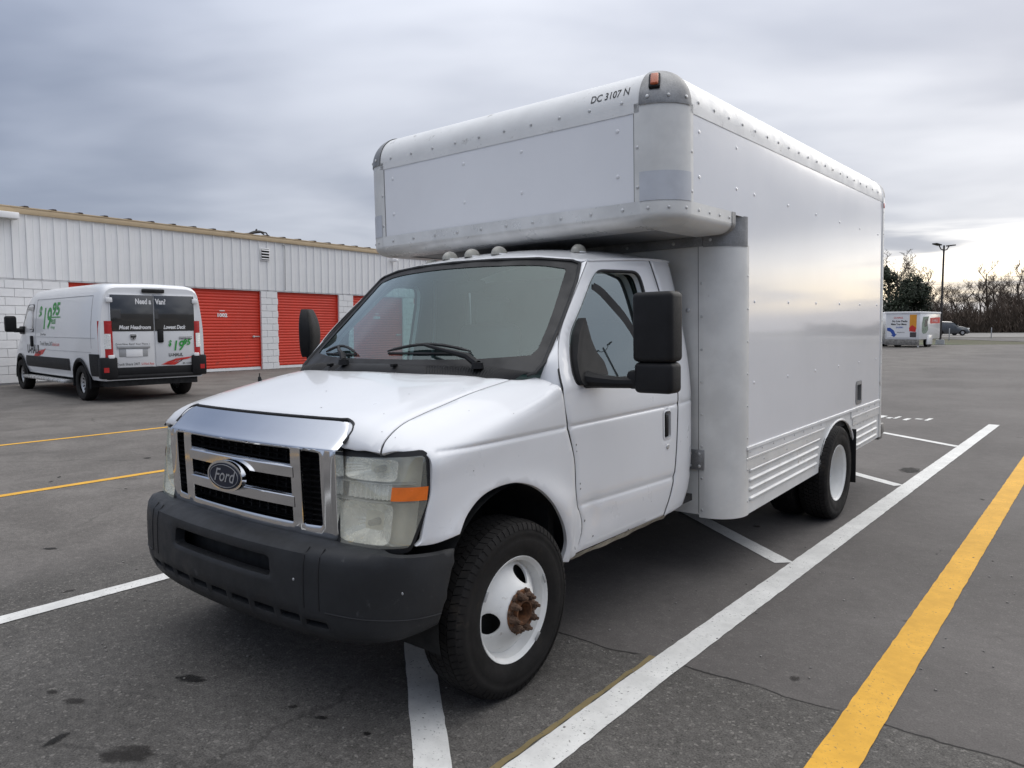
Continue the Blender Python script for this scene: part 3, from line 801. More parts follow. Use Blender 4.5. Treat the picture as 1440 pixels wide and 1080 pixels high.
for k in range(26):
    rs = random.Random(200+k); stain(rs.uniform(-6, 4.5), rs.uniform(-1.6, 9), rs.uniform(.012, .06), rs.uniform(.01, .04), rs.uniform(0, 3), damp_m if k % 3 else stain_m, k)
# grit lying on the asphalt
rs = random.Random(17); b = MB()
for k in range(420):
    x, y = (rs.uniform(-2.2, 3.2), rs.uniform(-1.6, 3.5)); r_ = rs.uniform(.0022, .006)
    b.box((x, y, r_*.5), (r_*2, r_*rs.uniform(1.2, 2), r_*1.2), r_*.35, Matrix.Rotation(rs.uniform(0, 3), 3, 'Z'), 1)
g_ = b.build('grit', pm('grit_stone', (.20, .19, .175), .9, vary=.5, vscale=2)); g_['kind'] = 'stuff'
# ------------------------------------------------------------------ the box truck
truck = thing('box_truck', 'large white box truck with an overhang above its cab, parked across the hatched bay', 'box truck', (0, 0, 0))
TR, TP = 0.0147, 0.0104
LEAN = Matrix.Rotation(TP, 4, 'X') @ Matrix.Rotation(-TR, 4, 'Y')      # it sags a little on its springs

PZ = [(.38, .955), (.46, .97), (.58, .988), (.75, .998), (.95, 1.0), (1.08, 1.0), (1.2, .992), (1.31, .98), (1.48, .95), (1.7, .903), (1.86, .866), (1.95, .84)]
TY = [(-.62, -.11), (-.5, -.055), (-.4, -.022), (-.2, -.004), (0, 0), (1.42, 0), (1.55, -.008), (1.65, -.025), (1.74, -.055), (1.82, -.10)]
FZ = [(1.25, 0), (1.351, .034), (1.444, .058), (1.517, .067), (1.622, .071), (1.735, .077), (1.86, .087)]
def side(y, z):
    x = pl(PZ, z)+pl(TY, y)
    r = math.hypot(y/.43, (z-.42)/.43)
    if z > 1.25: q = min(1, max(0, (1.35-y)/.5)); q = q*q*(3-2*q); x -= pl(FZ, z)*q       # the pillars lean in towards the screen
    if y < .42: x += .022*math.exp(-((r-1.05)/.17)**2)*min(1, max(0, (.95-z)/.2))
    if y > -.41: x -= .007*math.exp(-((z-1.073)/.008)**2)
    if y > .39: x -= .006*math.exp(-((z-.70+.03*(y-.4))/.012)**2)
    if y > .4:                                                     # dents low on the door
        x -= .010*math.exp(-((y-.60)/.05)**2-((z-.63)/.09)**2)+.006*math.exp(-((y-.75)/.09)**2-((z-.60)/.05)**2)
    return (x, y, z)
ZC = [(-.62, 1.165), (-.45, 1.212), (-.2, 1.268), (.1, 1.318), (.35, 1.345), (.7, 1.39)]
DY = [(-.6, .55), (-.2, .55), (.1, .5), (.25, .43), (.36, .34), (.6, .3)]
VP = [(-.3, .66, 0), (0, .36, 0), (.40, -.04, 0), (.80, -.44, 0), (.87, -.51, -.008), (.91, -.548, -.028), (.94, -.566, -.055), (.98, -.574, -.095), (1.05, -.58, -.165)]
YV = [(a, b) for a, b, _ in VP]; DV = [(a, c) for a, _, c in VP]
UK = .18
def hood(v, t):
    u = t/UK
    y = pl(YV, v); dz = pl(DV, v); s = -1 if u < 0 else 1; u = abs(u)
    zc = pl(ZC, y); d = pl(DY, y); T = pl(TY, y); z6 = zc-.32*d
    K = [(0, zc), (.3, zc-.005), (.55, zc-.022*max(d, .4)), (.74, zc-.065*d), (.86+.6*T, zc-.13*d), (.94+.8*T, zc-.215*d), (pl(PZ, z6)+T, z6),
         (pl(PZ, .5*(z6+.85))+T, .5*(z6+.85)), (pl(PZ, .85)+T, .85), (pl(PZ, .65)+T, .65), (pl(PZ, .40)+T, .40)]
    if u < 1: x, z = cr([(-.3, zc-.005)]+K, u+1)
    else: x, z = cr(K, u)
    z += dz*min(1, max(0, (6.5-u)/1.5))
    if u > 5: x += side(y, z)[0]-pl(PZ, z)-T
    if u < 4: z -= .004*math.exp(-((u-2.75)/.16)**2)               # soft power line in the hood
    return (s*x, y, z)
def wshield(x, z): return (x, .2+.98*(z-1.345)+(.165+.085*(z-1.31)/.55)*(abs(x)/.9)**2, z)
GZ = [(.72, -.652), (1.062, -.657), (1.080, -.655), (1.088, -.646), (1.100, -.631), (1.135, -.592), (1.178, -.546)]
def grille_s(x, z): return (x, pl(GZ, z)+.035*(abs(x)/.6)**2, z)
HP = [(.50, -.566), (.62, -.560), (.74, -.548), (.83, -.527), (.90, -.492), (.945, -.445), (.972, -.385), (.985, -.30)]
def lamp_s(t, z, o=0.0):
    s = t/.085
    x, y = cr(HP, s); k = min(1, max(0, (s-2)/3))
    return (x-.012*(1.09-z)/.32-o*k, y-.05*(1.09-z)/.32+o*(1-k*.6), z)
BP = [(0, -.765), (.25, -.76), (.5, -.742), (.69, -.71), (.825, -.665), (.925, -.59), (.97, -.51), (.985, -.42), (.985, -.30)]
BO = [(.34, -.07), (.39, -.025), (.46, 0), (.52, .004), (.62, .002), (.69, -.006), (.715, -.018), (.730, -.05), (.742, -.14)]
BK = .15
def bump_s(t, z):
    s = t/BK; sg = -1 if s < 0 else 1; s = abs(s)
    x, y = cr([(-.25, -.76)]+BP, s+1) if s < 1 else cr(BP, s)
    o = pl(BO, z)
    k = min(1, max(0, (s-4)/2)); k = k*k*(3-2*k)
    return (sg*(x+o*k), y-o*(1-k), z)
ZE = [(.7, 1.843), (1.4, 1.88), (1.85, 1.888)]
RC = [(.70, .038), (.9, .082), (1.2, .104), (1.9, .108)]
def roof_s(x, y):
    ze = pl(ZE, y); xe = side(y, ze)[0]
    return (x, y, ze+pl(RC, y)*(1-min(1, abs(x)/xe)**2.4))
def sc(pts, k=UK): return [(a, b*k) for a, b in pts]
def sbk(pts): return [(a*BK, b) for a, b in pts]

# --- bonnet, wings, doors, corners, roof: each a sheet panel with its own gap
cut = [(.125, 3.426), (.275, 3.386), (.405, 3.363), (.573, 3.393), (.657, 3.398), (.762, 3.441), (.83, 3.626), (.889, 3.894), (.915, 4.152)]
front = [(.968, 2.29), (.951, 2.314), (.915, 2.28), (.893, 2.16), (.886, 1.97), (.891, 1.345), (.895, .314), (.896, 0)]
rear = [(.25, 0), (.247, .634), (.215, 1.97), (.125, 3.426)]
half = [rear, cut, [cut[-1], front[0]], front]
mirr = [[(a, -b) for a, b in reversed(q)] for q in reversed(half)]
hood_poly = inset(outline(*[sc(q) for q in half+mirr], h=.02), .003)
panel('hood', hood_poly, hood, M['paint'], truck, h=.035, out=(0, -.3, 1), t=.025, sink=.003)
panel('inner_frame', inset(outline(*[sc(q) for q in half+mirr], h=.04), -.012), lambda a, b: tuple(Vector(hood(a, b))+Vector((0, .01+.07*min(1, max(0, (a-.78)/.1)), -.022))), M['dark'], truck, h=.08, out=(0, 0, 1), rim=0)

arch = [(.692, 8.528), (.638, 8.165), (.546, 7.821), (.436, 7.713), (.316, 7.816), (.178, 8.184), (.046, 8.902), (-.015, 9.45), (-.001, 9.797)]
fend = [list(reversed(cut)), [(.125, 3.426), (.075, 3.80), (.019, 3.94)], [(.019, 3.94), (.0, 4.9), (-.008, 6.0)],
        [(-.008, 6.0), (-.03, 6.903), (-.078, 7.686), (-.094, 8.602), (-.152, 9.254), (-.133, 9.75), (-.046, 9.836)],
        list(reversed(arch)), [(.692, 8.528), (.80, 8.62), (.868, 8.61)], [(.868, 8.61), (.845, 8.50), (.806, 7.3), (.799, 5.75), (.803, 5.567), (.815, 5.40)], [(.815, 5.40), (.915, 4.152)]]
fender_poly = inset(outline(*[sc(q) for q in fend], h=.018), .003)
crl = []
for v_ in np.arange(-.2, .79, .025):
    for z_ in (1.052, 1.060, 1.0665, 1.0695, 1.073, 1.0765, 1.0795, 1.086, 1.094):
        a_, c_ = 5.0, 8.6
        for _ in range(22):
            m_ = (a_+c_)/2
            if hood(v_, m_*UK)[2] > z_: a_ = m_
            else: c_ = m_
        crl.append((v_, a_*UK))
both('fender', fender_poly, hood, M['paint'], truck, h=.03, out=(1, -.2, .8), t=.025, sink=.003,
     extra=crl)

dfront = [(.482, .464), (.508, .591), (.455, .732), (.439, .917), (.389, 1.09), (.376, 1.236), (.411, 1.351), (.469, 1.444), (.527, 1.517), (.633, 1.622), (.76, 1.735), (.893, 1.852)]
drear = [(1.397, 1.877), (1.438, 1.694), (1.461, 1.484), (1.47, 1.134), (1.427, .694), (1.344, .458)]
win = fillet([(.960, 1.806), (1.258, 1.806), (1.276, 1.693), (1.268, 1.47), (1.255, 1.257), (.487, 1.256), (.488, 1.305), (.514, 1.364), (.591, 1.49), (.73, 1.61), (.886, 1.752)],
             [.05, .06, .05, .05, .03, .02, .03, .04, .04, .04, .04])
door_poly = inset(outline(dfront, [dfront[-1], (.96, 1.858), drear[0]], drear, [drear[-1], dfront[0]], h=.02), .0035)
hand = rrect(1.290, .895, 1.372, 1.052, .022)
ex = [(y, z) for y in np.arange(.4, 1.47, .03) for z in (1.055, 1.061, 1.066, 1.07, 1.074, 1.078, 1.083, 1.09)] + [(y, .70-.03*(y-.4)+k) for y in np.arange(.45, 1.43, .03) for k in (-.02, -.012, -.006, 0, .006, .012, .02)]
doors = both('door', door_poly, side, M['paint'], truck, holes=[outline(win, h=.02), outline(hand, h=.02)], h=.03, t=.045, sink=.003, extra=ex)
corner = outline([(1.406, 1.881), (1.447, 1.694), (1.470, 1.484), (1.479, 1.134), (1.436, .694), (1.353, .452)], [(1.353, .452), (1.60, .462)],
                 [(1.60, .462), (1.70, .583), (1.772, .774), (1.79, .992), (1.797, 1.229), (1.795, 1.412), (1.78, 1.585), (1.757, 1.703), (1.73, 1.80), (1.70, 1.888)], h=.02)
both('cab_corner', inset(corner, .0035), side, M['paint'], truck, h=.035, t=.04, sink=.003,
     extra=[(y, z) for y in np.arange(1.45, 1.8, .03) for z in (1.055, 1.064, 1.070, 1.076, 1.085)])
# dark sheet behind the gaps
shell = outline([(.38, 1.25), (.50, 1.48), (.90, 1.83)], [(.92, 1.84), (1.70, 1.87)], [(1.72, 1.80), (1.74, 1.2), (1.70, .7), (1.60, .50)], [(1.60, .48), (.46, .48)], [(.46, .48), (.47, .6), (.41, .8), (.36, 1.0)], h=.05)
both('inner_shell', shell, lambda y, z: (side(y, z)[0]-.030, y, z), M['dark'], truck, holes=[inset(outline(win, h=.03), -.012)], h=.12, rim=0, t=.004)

# door furniture
_p = [Vector(side(y, z))-Vector((.030, 0, 0)) for y, z in ((.55, 1.257), (1.22, 1.257), (1.10, 1.806))]
_n = (_p[1]-_p[0]).cross(_p[2]-_p[0]).normalized()
def pane(y, z): return _p[0].x-(_n.y*(y-_p[0].y)+_n.z*(z-_p[0].z))/_n.x      # flat glass
for dr, sx in zip(doors, (1, -1)):
    f = lambda a, b, o, sx=sx: (sx*(side(a, b)[0]+o), a, b)
    b = MB(); b.prism(rrect(1.284, .889, 1.378, 1.058, .026), lambda a, c, t: f(a, c, t), -.02, .004)
    k = MB(); hole = rrect(1.293, .898, 1.369, 1.049, .02)
    # handle bezel: ring, dark pocket, black paddle
    ring = MB(); o1, o2 = rrect(1.284, .889, 1.378, 1.058, .026), rrect(1.294, .899, 1.368, 1.048, .018)
    for q in range(len(o1)):
        q2 = (q+1) % len(o1)
        ring.add([f(*o1[q], .002), f(*o1[q2], .002), f(*o2[q2], .004), f(*o2[q], .004), f(*o2[q], -.03), f(*o2[q2], -.03)], [(0, 1, 2, 3), (3, 2, 5, 4)])
    ring.build('handle_bezel', M['paint'], dr)
    pk = MB(); pk.prism(o2, lambda a, c, t: f(a, c, t), -.034, -.028); pk.build('handle_pocket', M['black'], dr)
    hd = MB(); hd.box((sx*(side(1.328, .97)[0]-.006), 1.328, .965), (.02, .034, .118), .007); hd.build('door_handle', M['black'], dr)
    lk = MB(); lk.lathe([(.0, .006), (.011, .006), (.015, .003), (.016, -.004)], 14, 'x', (sx*side(1.335, .852)[0], 1.335, .852)); lk.build('lock', M['alu'], dr)
    wn = inset(outline(win, h=.03), -.008)
    panel('window', wn, lambda y, z, sx=sx: (sx*pane(y, z), y, z), M['sideglass'], dr, h=.08, out=(sx, 0, .2), rim=0, sink=0, t=.004)
    tb = MB(); lp = [f(a, c, -.006) for a, c in win]; tb.tube(lp+lp[:2], .010, 6, cap=False); tb.build('window_seal', M['seal'], dr)
    # black sail the mirror arm grows from
    sl = fillet([(.495, 1.305), (.520, 1.364), (.597, 1.49), (.680, 1.568), (.684, 1.514), (.686, 1.456), (.706, 1.398), (.742, 1.352), (.735, 1.29), (.66, 1.252), (.50, 1.252), (.489, 1.27)], .015)
    sb = MB(); sb.prism(sl, lambda a, c, t: (sx*(max(side(a, c)[0], pane(a, c)+.004)+t), a, c), -.004, .032); sb.build('mirror_sail', M['black'], dr)
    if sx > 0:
        st = MB(); q = [(.86, 1.722), (.92, 1.69), (1.0, 1.625), (1.09, 1.545), (1.16, 1.44), (1.19, 1.262)]  # dark strip laid on the glass, standing in for the mirror arm's reflection
        st.grid(lambda u, v: (pane(*cr(q, u*5))+.004, cr(q, u*5)[0]+(v-.5)*.03, cr(q, u*5)[1]+(v-.5)*(.034+.03*math.sin(u*3.1))), 14, 1); st.build('window_reflection_strip', M['seal'], dr)
    # lower door edge and hinge marks
    if sx > 0:
        sm = MB(); sm.box((side(1.16, .56)[0]+.001, 1.162, .585), (.002, .006, .02), 0, Matrix.Rotation(.9, 3, 'X')); sm.build('paint_chip', M['rust'], dr)
for sx in (1, -1):                                                 # black weather strip in the gaps round the door
    for pts in (dfront, drear):
        b = MB(); n_ = 60; off = -.0035 if pts is drear else .0
        b.tube([(sx*(side(*cr(pts, (len(pts)-1)*k/n_))[0]-.0075), cr(pts, (len(pts)-1)*k/n_)[0]+(.0045 if pts is drear else -.001), cr(pts, (len(pts)-1)*k/n_)[1]) for k in range(n_+1)], .0048, 5); b.build('door_seal', M['seal'], truck)
    b = MB(); lp = [hood(q[0], q[1]*UK) for q in (cr(cut, 8*k/60) for k in range(61))]
    b.tube([(sx*q[0], q[1], q[2]-.0065) for q in lp], .0042, 5); b.build('hood_seal', M['seal'], truck)
# A pillars
def pillar(sx):
    Wc = [tuple(Vector(hood(.030, 3.90*UK))+Vector((.0, .02, -.07))), wshield(.886, 1.356), wshield(.869, 1.433), wshield(.850, 1.529), wshield(.824, 1.643), wshield(.796, 1.749), wshield(.762, 1.838)]
    Dc = [tuple(Vector(hood(-.008, 6.0*UK))+Vector((-.006, -.001, -.06))), side(.405, 1.351), side(.463, 1.444), side(.521, 1.517), side(.627, 1.622), side(.754, 1.735), side(.889, 1.854)]
    b = MB()
    def fn(u, v):
        a, c = Vector(cr(Wc, u*6)), Vector(cr(Dc, u*6)); p = a.lerp(c, v)
        p += Vector((.5, -.5, .3)).normalized()*(.003*math.sin(math.pi*v)); return (sx*p.x, p.y, p.z)
    b.grid(fn, 24, 8); b.build('windshield_pillar', M['paint'], truck)
pillar(1); pillar(-1)
# roof
wtop = [(0, 1.885), (.3, 1.882), (.54, 1.874), (.72, 1.852), (.762, 1.836)]
rf = [(x, wshield(x, z)[1]) for x, z in wtop]
re_ = [(side(y, pl(ZE, y))[0]-.004, y) for y in (.91, .98, 1.1, 1.4, 1.6, 1.72, 1.79)]
rh = rf+re_+[(0, 1.80)]
roof_poly = outline([(-x, y) for x, y in reversed(rf)][:-1]+rf, re_, [(re_[-1][0], 1.80), (-re_[-1][0], 1.80)], [(-x, y) for x, y in reversed(re_)], h=.03)
roof = panel('roof', roof_poly, roof_s, M['paint'], truck, h=.05, t=.012, out=(0, 0, 1), sink=.004)
panel('headliner', inset(roof_poly, .05), lambda x, y: (x, y, roof_s(x, y)[2]-.045), M['liner'], truck, h=.15, rim=0, t=.003, out=(0, 0, -1))
for sx in (1, -1):
    b = MB(); b.tube([(sx*(side(y, pl(ZE, y))[0]-.002), y, pl(ZE, y)+.001) for y in np.linspace(.90, 1.76, 14)], .007, 6); b.build('drip_rail', M['paint'], truck)
for x, y in ((-.57, 1.13), (-.19, .90), (0, .885), (.19, .90), (.57, 1.13)):
    p = Vector(roof_s(x, y)); b = MB()
    def dm(u, v): a = 2*math.pi*u; r = math.cos(v*1.5708); return (p.x+.036*math.cos(a)*r, p.y+.058*math.sin(a)*r, p.z-.006+.05*math.sin(v*1.5708)**.9)
    b.grid(dm, 16, 6); o = b.build('clearance_light', M['clear_lamp'], truck)
    b = MB(); b.lathe([(.045, .0), (.043, .008), (.0, .008)], 16, 'z', (p.x, p.y, p.z-.006)); q = b.build('lamp_base', M['rail'], o); q.scale = (1, 1, 1)
# windscreen
wsd = [(.762, 1.836), (.796, 1.749), (.824, 1.643), (.850, 1.529), (.868, 1.433), (.884, 1.358), (.872, 1.316), (.84, 1.305)]
ws_top = [(-x, z) for x, z in reversed(wtop)][:-1]+wtop
ws_bot = [(.84, 1.305), (.6, 1.318), (0, 1.330), (-.6, 1.318), (-.84, 1.305)]
ws_poly = outline(ws_top, wsd, ws_bot, [(-x, z) for x, z in reversed(wsd)], h=.03)
ws = panel('windshield', ws_poly, wshield, M['windshield'], truck, h=.07, rim=0, sink=0, t=.006, out=(0, -1, 1))
inn = outline([(-.70, 1.815), (-.5, 1.842), (0, 1.853), (.5, 1.842), (.70, 1.815)], [(.715, 1.80), (.785, 1.56), (.815, 1.42)], [(.80, 1.392), (.5, 1.375), (0, 1.372), (-.5, 1.375), (-.80, 1.392)], [(-.815, 1.42), (-.785, 1.56), (-.715, 1.80)], h=.03)
panel('black_border', inset(ws_poly, .004), lambda x, z: tuple(Vector(wshield(x, z))+Vector((0, -.0025, .0025))), M['seal'], ws, holes=[inn], h=.07, rim=0, sink=0, t=.001, out=(0, -1, 1))
b = MB(); lp = [tuple(Vector(wshield(x, z))+Vector((0, -.004, .003))) for x, z in outline(ws_top, wsd, h=.05)[:-8]]
edge = [(-x, z) for x, z in reversed(wsd)]
lp = [tuple(Vector(wshield(x, z))+Vector((0, -.004, .004))) for x, z in edge+ws_top[1:-1]+wsd]
b.tube(lp, .0095, 6); b.build('windshield_seal', M['seal'], ws)
# cowl with louvres
def cowl(u, v):
    s = (u-.5)*2; a = abs(s)
    h0 = Vector(hood(pl([(0, .25), (.18, .247), (.57, .215), (1, .125)], a), math.copysign(pl([(0, 0), (.18, .634), (.57, 1.97), (1, 3.426)], a), s)*UK)) + Vector((0, .006, -.016))
    x = s*.862; g = Vector(wshield(x, pl([(0, 1.350), (.7, 1.342), (1, 1.318)], a)))+Vector((0, -.012, .004))
    p = h0.lerp(g, v); p.z += .012*math.sin(math.pi*v)-.004*(1 if (int(u*220) % 2 and (abs(s) > .35) and .15 < v < .85) else 0); return tuple(p)
b = MB(); b.grid(cowl, 220, 6); cw = b.build('cowl', M['black'], truck, ang=20)
for s_ in (.27, .56):
    b = MB(); p = Vector(cowl(s_, .5)); b.box(p+Vector((0, 0, .01)), (.022, .035, .016), .004); b.build('washer_nozzle', M['black'], cw)
def wiper(px_, x0, x1, zb):
    piv = Vector(cowl(px_/.862/2+.5, .55))+Vector((0, 0, .025))
    mid = Vector(wshield((x0+x1)/2, zb+.012))+Vector((0, -.03, .03))
    b = MB(); b.tube([piv, piv.lerp(mid, .18)+Vector((0, 0, .02)), piv.lerp(mid, .5)+Vector((0, -.01, .014)), mid], [.020, .017, .011, .007], 8)
    b.lathe([(.0, .03), (.026, .028), (.03, .0)], 12, 'z', piv-Vector((0, 0, .02)))
    o = b.build('wiper_arm', M['black'], truck)
    b = MB(); n = 8
    for k in range(n):
        u0, u1 = k/n, (k+1)/n
    lp = [tuple(Vector(wshield(x0+(x1-x0)*k/10, zb+.02*math.sin(math.pi*k/10)))+Vector((0, -.012, .010+.014*math.sin(math.pi*k/10)))) for k in range(11)]
    b.tube(lp, [.004]+[.008]*9+[.004], 6)
    lp = [tuple(Vector(wshield(x0+(x1-x0)*k/10, zb-.004))+Vector((0, -.004, .003))) for k in range(11)]
    b.tube(lp, .006, 5)
    b.build('wiper_blade', M['seal'], o)
wiper(.60, -.03, .50, 1.405); wiper(-.27, -.66, -.30, 1.395)

# --- front: grille, lamps, bumper
gz = truck
go = outline(fillet([(-.638, 1.081), (.638, 1.081), (.632, .730), (-.632, .730)], [.004, .004, .03, .03], 4), h=.025)
def gcol(x0, x1, z0a, z0b, z1a, z1b): return [(x0, z0a), (x1, z0b), (x1, z1b), (x0, z1a)]
H1 = fillet([(-.388, .776), (.388, .776), (.388, 1.070), (-.388, 1.070)], .010)
H2 = fillet([(.452, .776), (.552, .780), (.552, 1.066), (.452, 1.070)], .012)
H3 = [(-x, z) for x, z in reversed(H2)]
gr = panel('grille', go, grille_s, M['chrome'], truck, holes=[outline(H1, h=.03), outline(H2, h=.03), outline(H3, h=.03)], h=.03, t=.045, rim=.005, sink=.003, out=(0, -1, 0))
b = MB(); CAPZ = [1.079, 1.081, 1.084, 1.088, 1.093, 1.10, 1.11, 1.12, 1.13, 1.14, 1.15, 1.158, 1.165, 1.171, 1.176, 1.178]
def cap_s(u, v):
    z = CAPZ[int(round(v*15))]; hw = pl([(1.08, .638), (1.135, .640), (1.15, .633), (1.163, .618), (1.172, .598), (1.178, .572)], z); x = -hw+2*hw*u
    e = max(0, abs(x)-hw+.02)/.02; q = grille_s(x, z); return (x, q[1]+.012*e*e, z)
b.grid(cap_s, 90, 15); lo_ = [cap_s(k/90, 1) for k in range(91)]; n_ = len(b.v); b.add(lo_+[(x, y+.03, z-.012) for x, y, z in lo_], [(k, k+1, 92+k, 91+k) for k in range(90)])
for u_ in (0, 1):
    sd_ = [cap_s(u_, k/15) for k in range(16)]; b.add(sd_+[(x*.99, y+.06, z) for x, y, z in sd_], [(k, k+1, 17+k, 16+k) for k in range(15)])
b.build('grille_cap', M['chrome'], gr, 50)
lp = [cap_s(0, k/15) for k in range(5, 15)]+[cap_s(k/60, 1) for k in range(61)]+[cap_s(1, k/15) for k in range(14, 4, -1)]
b = MB(); b.tube([(x*1.007, y+.002, z+.0045) for x, y, z in lp], .0062, 6); b.build('hood_front_seal', M['seal'], gr)
def lin(q, u): i = min(int(u), len(q)-2); f = u-i; return tuple(a+(c-a)*f for a, c in zip(q[i], q[i+1]))
for z in (.982, .864):
    b = MB()
    prof = [(-.027, .010), (-.026, -.010), (-.0245, -.0118), (.0155, -.0118), (.0165, -.011), (.027, .010)]
    b.grid(lambda u, v: (lambda x, q: (x, grille_s(x, z)[1]+q[1]+.008, z+q[0]))(-.404+.808*u, lin(prof, v*5)), 20, 5); b.build('grille_bar', M['chrome'], gr)
for x in (-.420, .420):
    b = MB(); b.grid(lambda u, v: (lambda z, q: (x+q[0], grille_s(x, z)[1]+q[1]+.002, z))(.776+.300*u, lin([(-.033, .006), (-.0325, -.004), (-.031, -.0055), (.031, -.0055), (.0325, -.004), (.033, .006)], v*5)), 8, 5); b.build('grille_post', M['chrome'], gr)
b = MB(); b.grid(lambda u, v: (-.60+1.2*u, grille_s(-.60+1.2*u, .76+.33*v)[1]+.075, .76+.33*v), 12, 4); b.build('grille_back', M['dark'], gr)
b = MB()
for z in np.arange(.786, 1.075, .0225):
    for x0, x1 in ((-.386, .386), (.454, .550), (-.550, -.454)):
        b.grid(lambda u, v: (x0+(x1-x0)*u, grille_s(x0+(x1-x0)*u, z)[1]+.034+.03*v, z+.004*v), 6, 1)
for x in list(np.arange(-.37, .39, .06)):
    b.box((x, grille_s(x, .93)[1]+.058, .93), (.004, .02, .28), 0, Matrix.Rotation(-.06, 3, 'X'))
tag(b.build('grille_mesh', M['black'], gr, ang=20), kind='stuff')
em = Vector(grille_s(-.02, .924))+Vector((0, -.030, 0)); RAKE = Matrix.Rotation(-.06, 4, 'X')
def emb(a, c, o=0.0):
    p = RAKE @ Vector((a, -o, c)); return tuple(em+p)
b = MB(); ell = [(.138*math.cos(t), .066*math.sin(t)) for t in np.linspace(0, 2*math.pi, 40, endpoint=False)]
b.prism(ell, lambda a, c, t: emb(a, c, t), -.012, .008); e0 = b.build('emblem', M['chrome'], gr)
b = MB(); b.prism([(a*.90, c*.84) for a, c in ell], lambda a, c, t: emb(a, c, t), .0, .0105); b.build('emblem_face', M['blue'], e0)
b = MB(); lp = [emb(a*.80, c*.72, .0115) for a, c in ell]; b.tube(lp+lp[:1], .0016, 4, cap=False); b.build('emblem_line', M['silver'], e0)
lettering('emblem_script', 'Ford', .078, lambda x, y: emb(x*1.05, y-.023, .0125), M['silver'], e0, shear=.35, align='CENTER', bold=.0006, sx=1.0)

LK = .085
LO = fillet([(.835*LK, 1.056), (5.1*LK, 1.072), (5.55*LK, .90), (4.75*LK, .731), (1.3*LK, .718)], [.012, .03, .03, .02, .012])
lo = outline(LO, h=.02)
lamps = both('headlight', inset(lo, -.004), lambda t, z: lamp_s(t, z, .0), M['haze'], truck, h=.03, t=.01, rim=.005, sink=.003, out=(.5, -1, 0))
for lm, sx in zip(lamps, (1, -1)):
    f = lambda t, z, o=0.0, sx=sx: (lambda q: (sx*q[0], q[1], q[2]))(lamp_s(t, z, o))
    # dark surround
    b = MB(); l2 = inset(lo, -.015); n = len(lo)
    l1 = inset(lo, .004)
    vs = [f(*q, -.001) for q in l1]+[f(*q, .004) for q in l2]+[f(*q, .03) for q in l2]
    b.add(vs, [(i, (i+1) % n, n+(i+1) % n, n+i) for i in range(n)]+[(n+i, n+(i+1) % n, 2*n+(i+1) % n, 2*n+i) for i in range(n)]); b.build('lamp_seal', M['seal'], lm)
    # housing behind, split by the middle shelf
    b = MB(); b.grid(lambda u, v: f((.9+4.5*u)*LK, .725+.335*v, .060), 20, 4); b.build('lamp_housing', M['housing'], lm)
    for z0, z1 in ((.970, 1.050), (.738, .890)):
        b = MB()
        def bowl(u, v):
            a, r = 2*math.pi*u, v
            ct, cz_ = 2.35*LK, (z0+z1)/2
            hx, hz = 1.25*LK, (z1-z0)/2
            n_ = 7.0; k = (abs(math.cos(a))**n_+abs(math.sin(a))**n_)**(-1/n_)
            return f(ct+hx*k*math.cos(a)*r, cz_+hz*k*math.sin(a)*r, .012+.06*(1-r**2)+.002*(int(u*40) % 2))
        b.grid(bowl, 40, 6); lp = [bowl(k/40, 1.0) for k in range(40)]; b.tube(lp+lp[:1], .0018, 4, cap=False); bw = b.build('reflector_bowl', M['reflector'], lm, ang=25)
        b = MB(); c0 = Vector(f(2.5*LK, (z0+z1)/2, .045)); b.lathe([(.0, -.03), (.012, -.028), (.014, .02)], 10, 'y', c0); b.build('bulb', M['clear_lamp'], bw)
    for z in (.962, .895):
        b = MB(); b.grid(lambda u, v: f((.95+3.9*u)*LK, z, .004+.055*v), 20, 1); b.tube([f((.98+2.45*k/10)*LK, z, .003) for k in range(11)], .0022, 5); b.build('lamp_shelf', M['greymetal'], lm)
    b = MB(); b.grid(lambda u, v: f((3.45+1.98*u)*LK, .903+.050*v, -.0025), 16, 3); b.build('turn_signal', M['amber'], lm)
    b = MB(); b.grid(lambda u, v: f((1.25+2.15*u)*LK, .900+.055*v, .022+.010*((int(u*18) % 2))), 36, 2); b.build('clear_reflector', M['reflector'], lm, ang=15)

bo = [[(-7.75, .698), (-6.86, .43)], [(-6.86, .43), (-4.9, .402), (-2.6, .365), (0, .352), (2.6, .365), (4.9, .402), (6.86, .43)], [(6.86, .43), (7.75, .698)],
      [(7.75, .698), (7.3, .705), (6.0, .716), (5.0, .725), (4.2, .735), (3, .74), (0, .742), (-3, .74), (-4.2, .735), (-5.0, .725), (-6.0, .716), (-7.3, .705), (-7.75, .698)]]
bpoly = outline(*[sbk(q) for q in bo], h=.025)
slot = outline(fillet(sbk([(-1.50, .585), (1.50, .585), (1.46, .664), (-1.46, .664)]), .018), h=.025)
lows = []
for k in range(-3, 4):
    s = k*.64; lows.append(outline(fillet(sbk([(s-.24, .432), (s+.24, .432), (s+.24, .462), (s-.24, .462)]), .006), h=.02))
for k in (-1, 1):
    s = 2.6*k; lows.append(outline(fillet(sbk([(s-.30, .425), (s+.30, .425), (s+.28, .452), (s-.28, .452)]), .006), h=.02))
bp = panel('front_bumper', bpoly, bump_s, M['bumper'], truck, holes=[slot]+lows, h=.028, t=.05, rim=.012, sink=.007, out=(0, -1, 0))
b = MB(); b.grid(lambda u, v: (lambda q: (q[0]*.93, q[1]+.10, q[2]))(bump_s((-5+10*u)*BK, .37+.34*v)), 24, 4); b.build('bumper_back', M['dark'], bp)
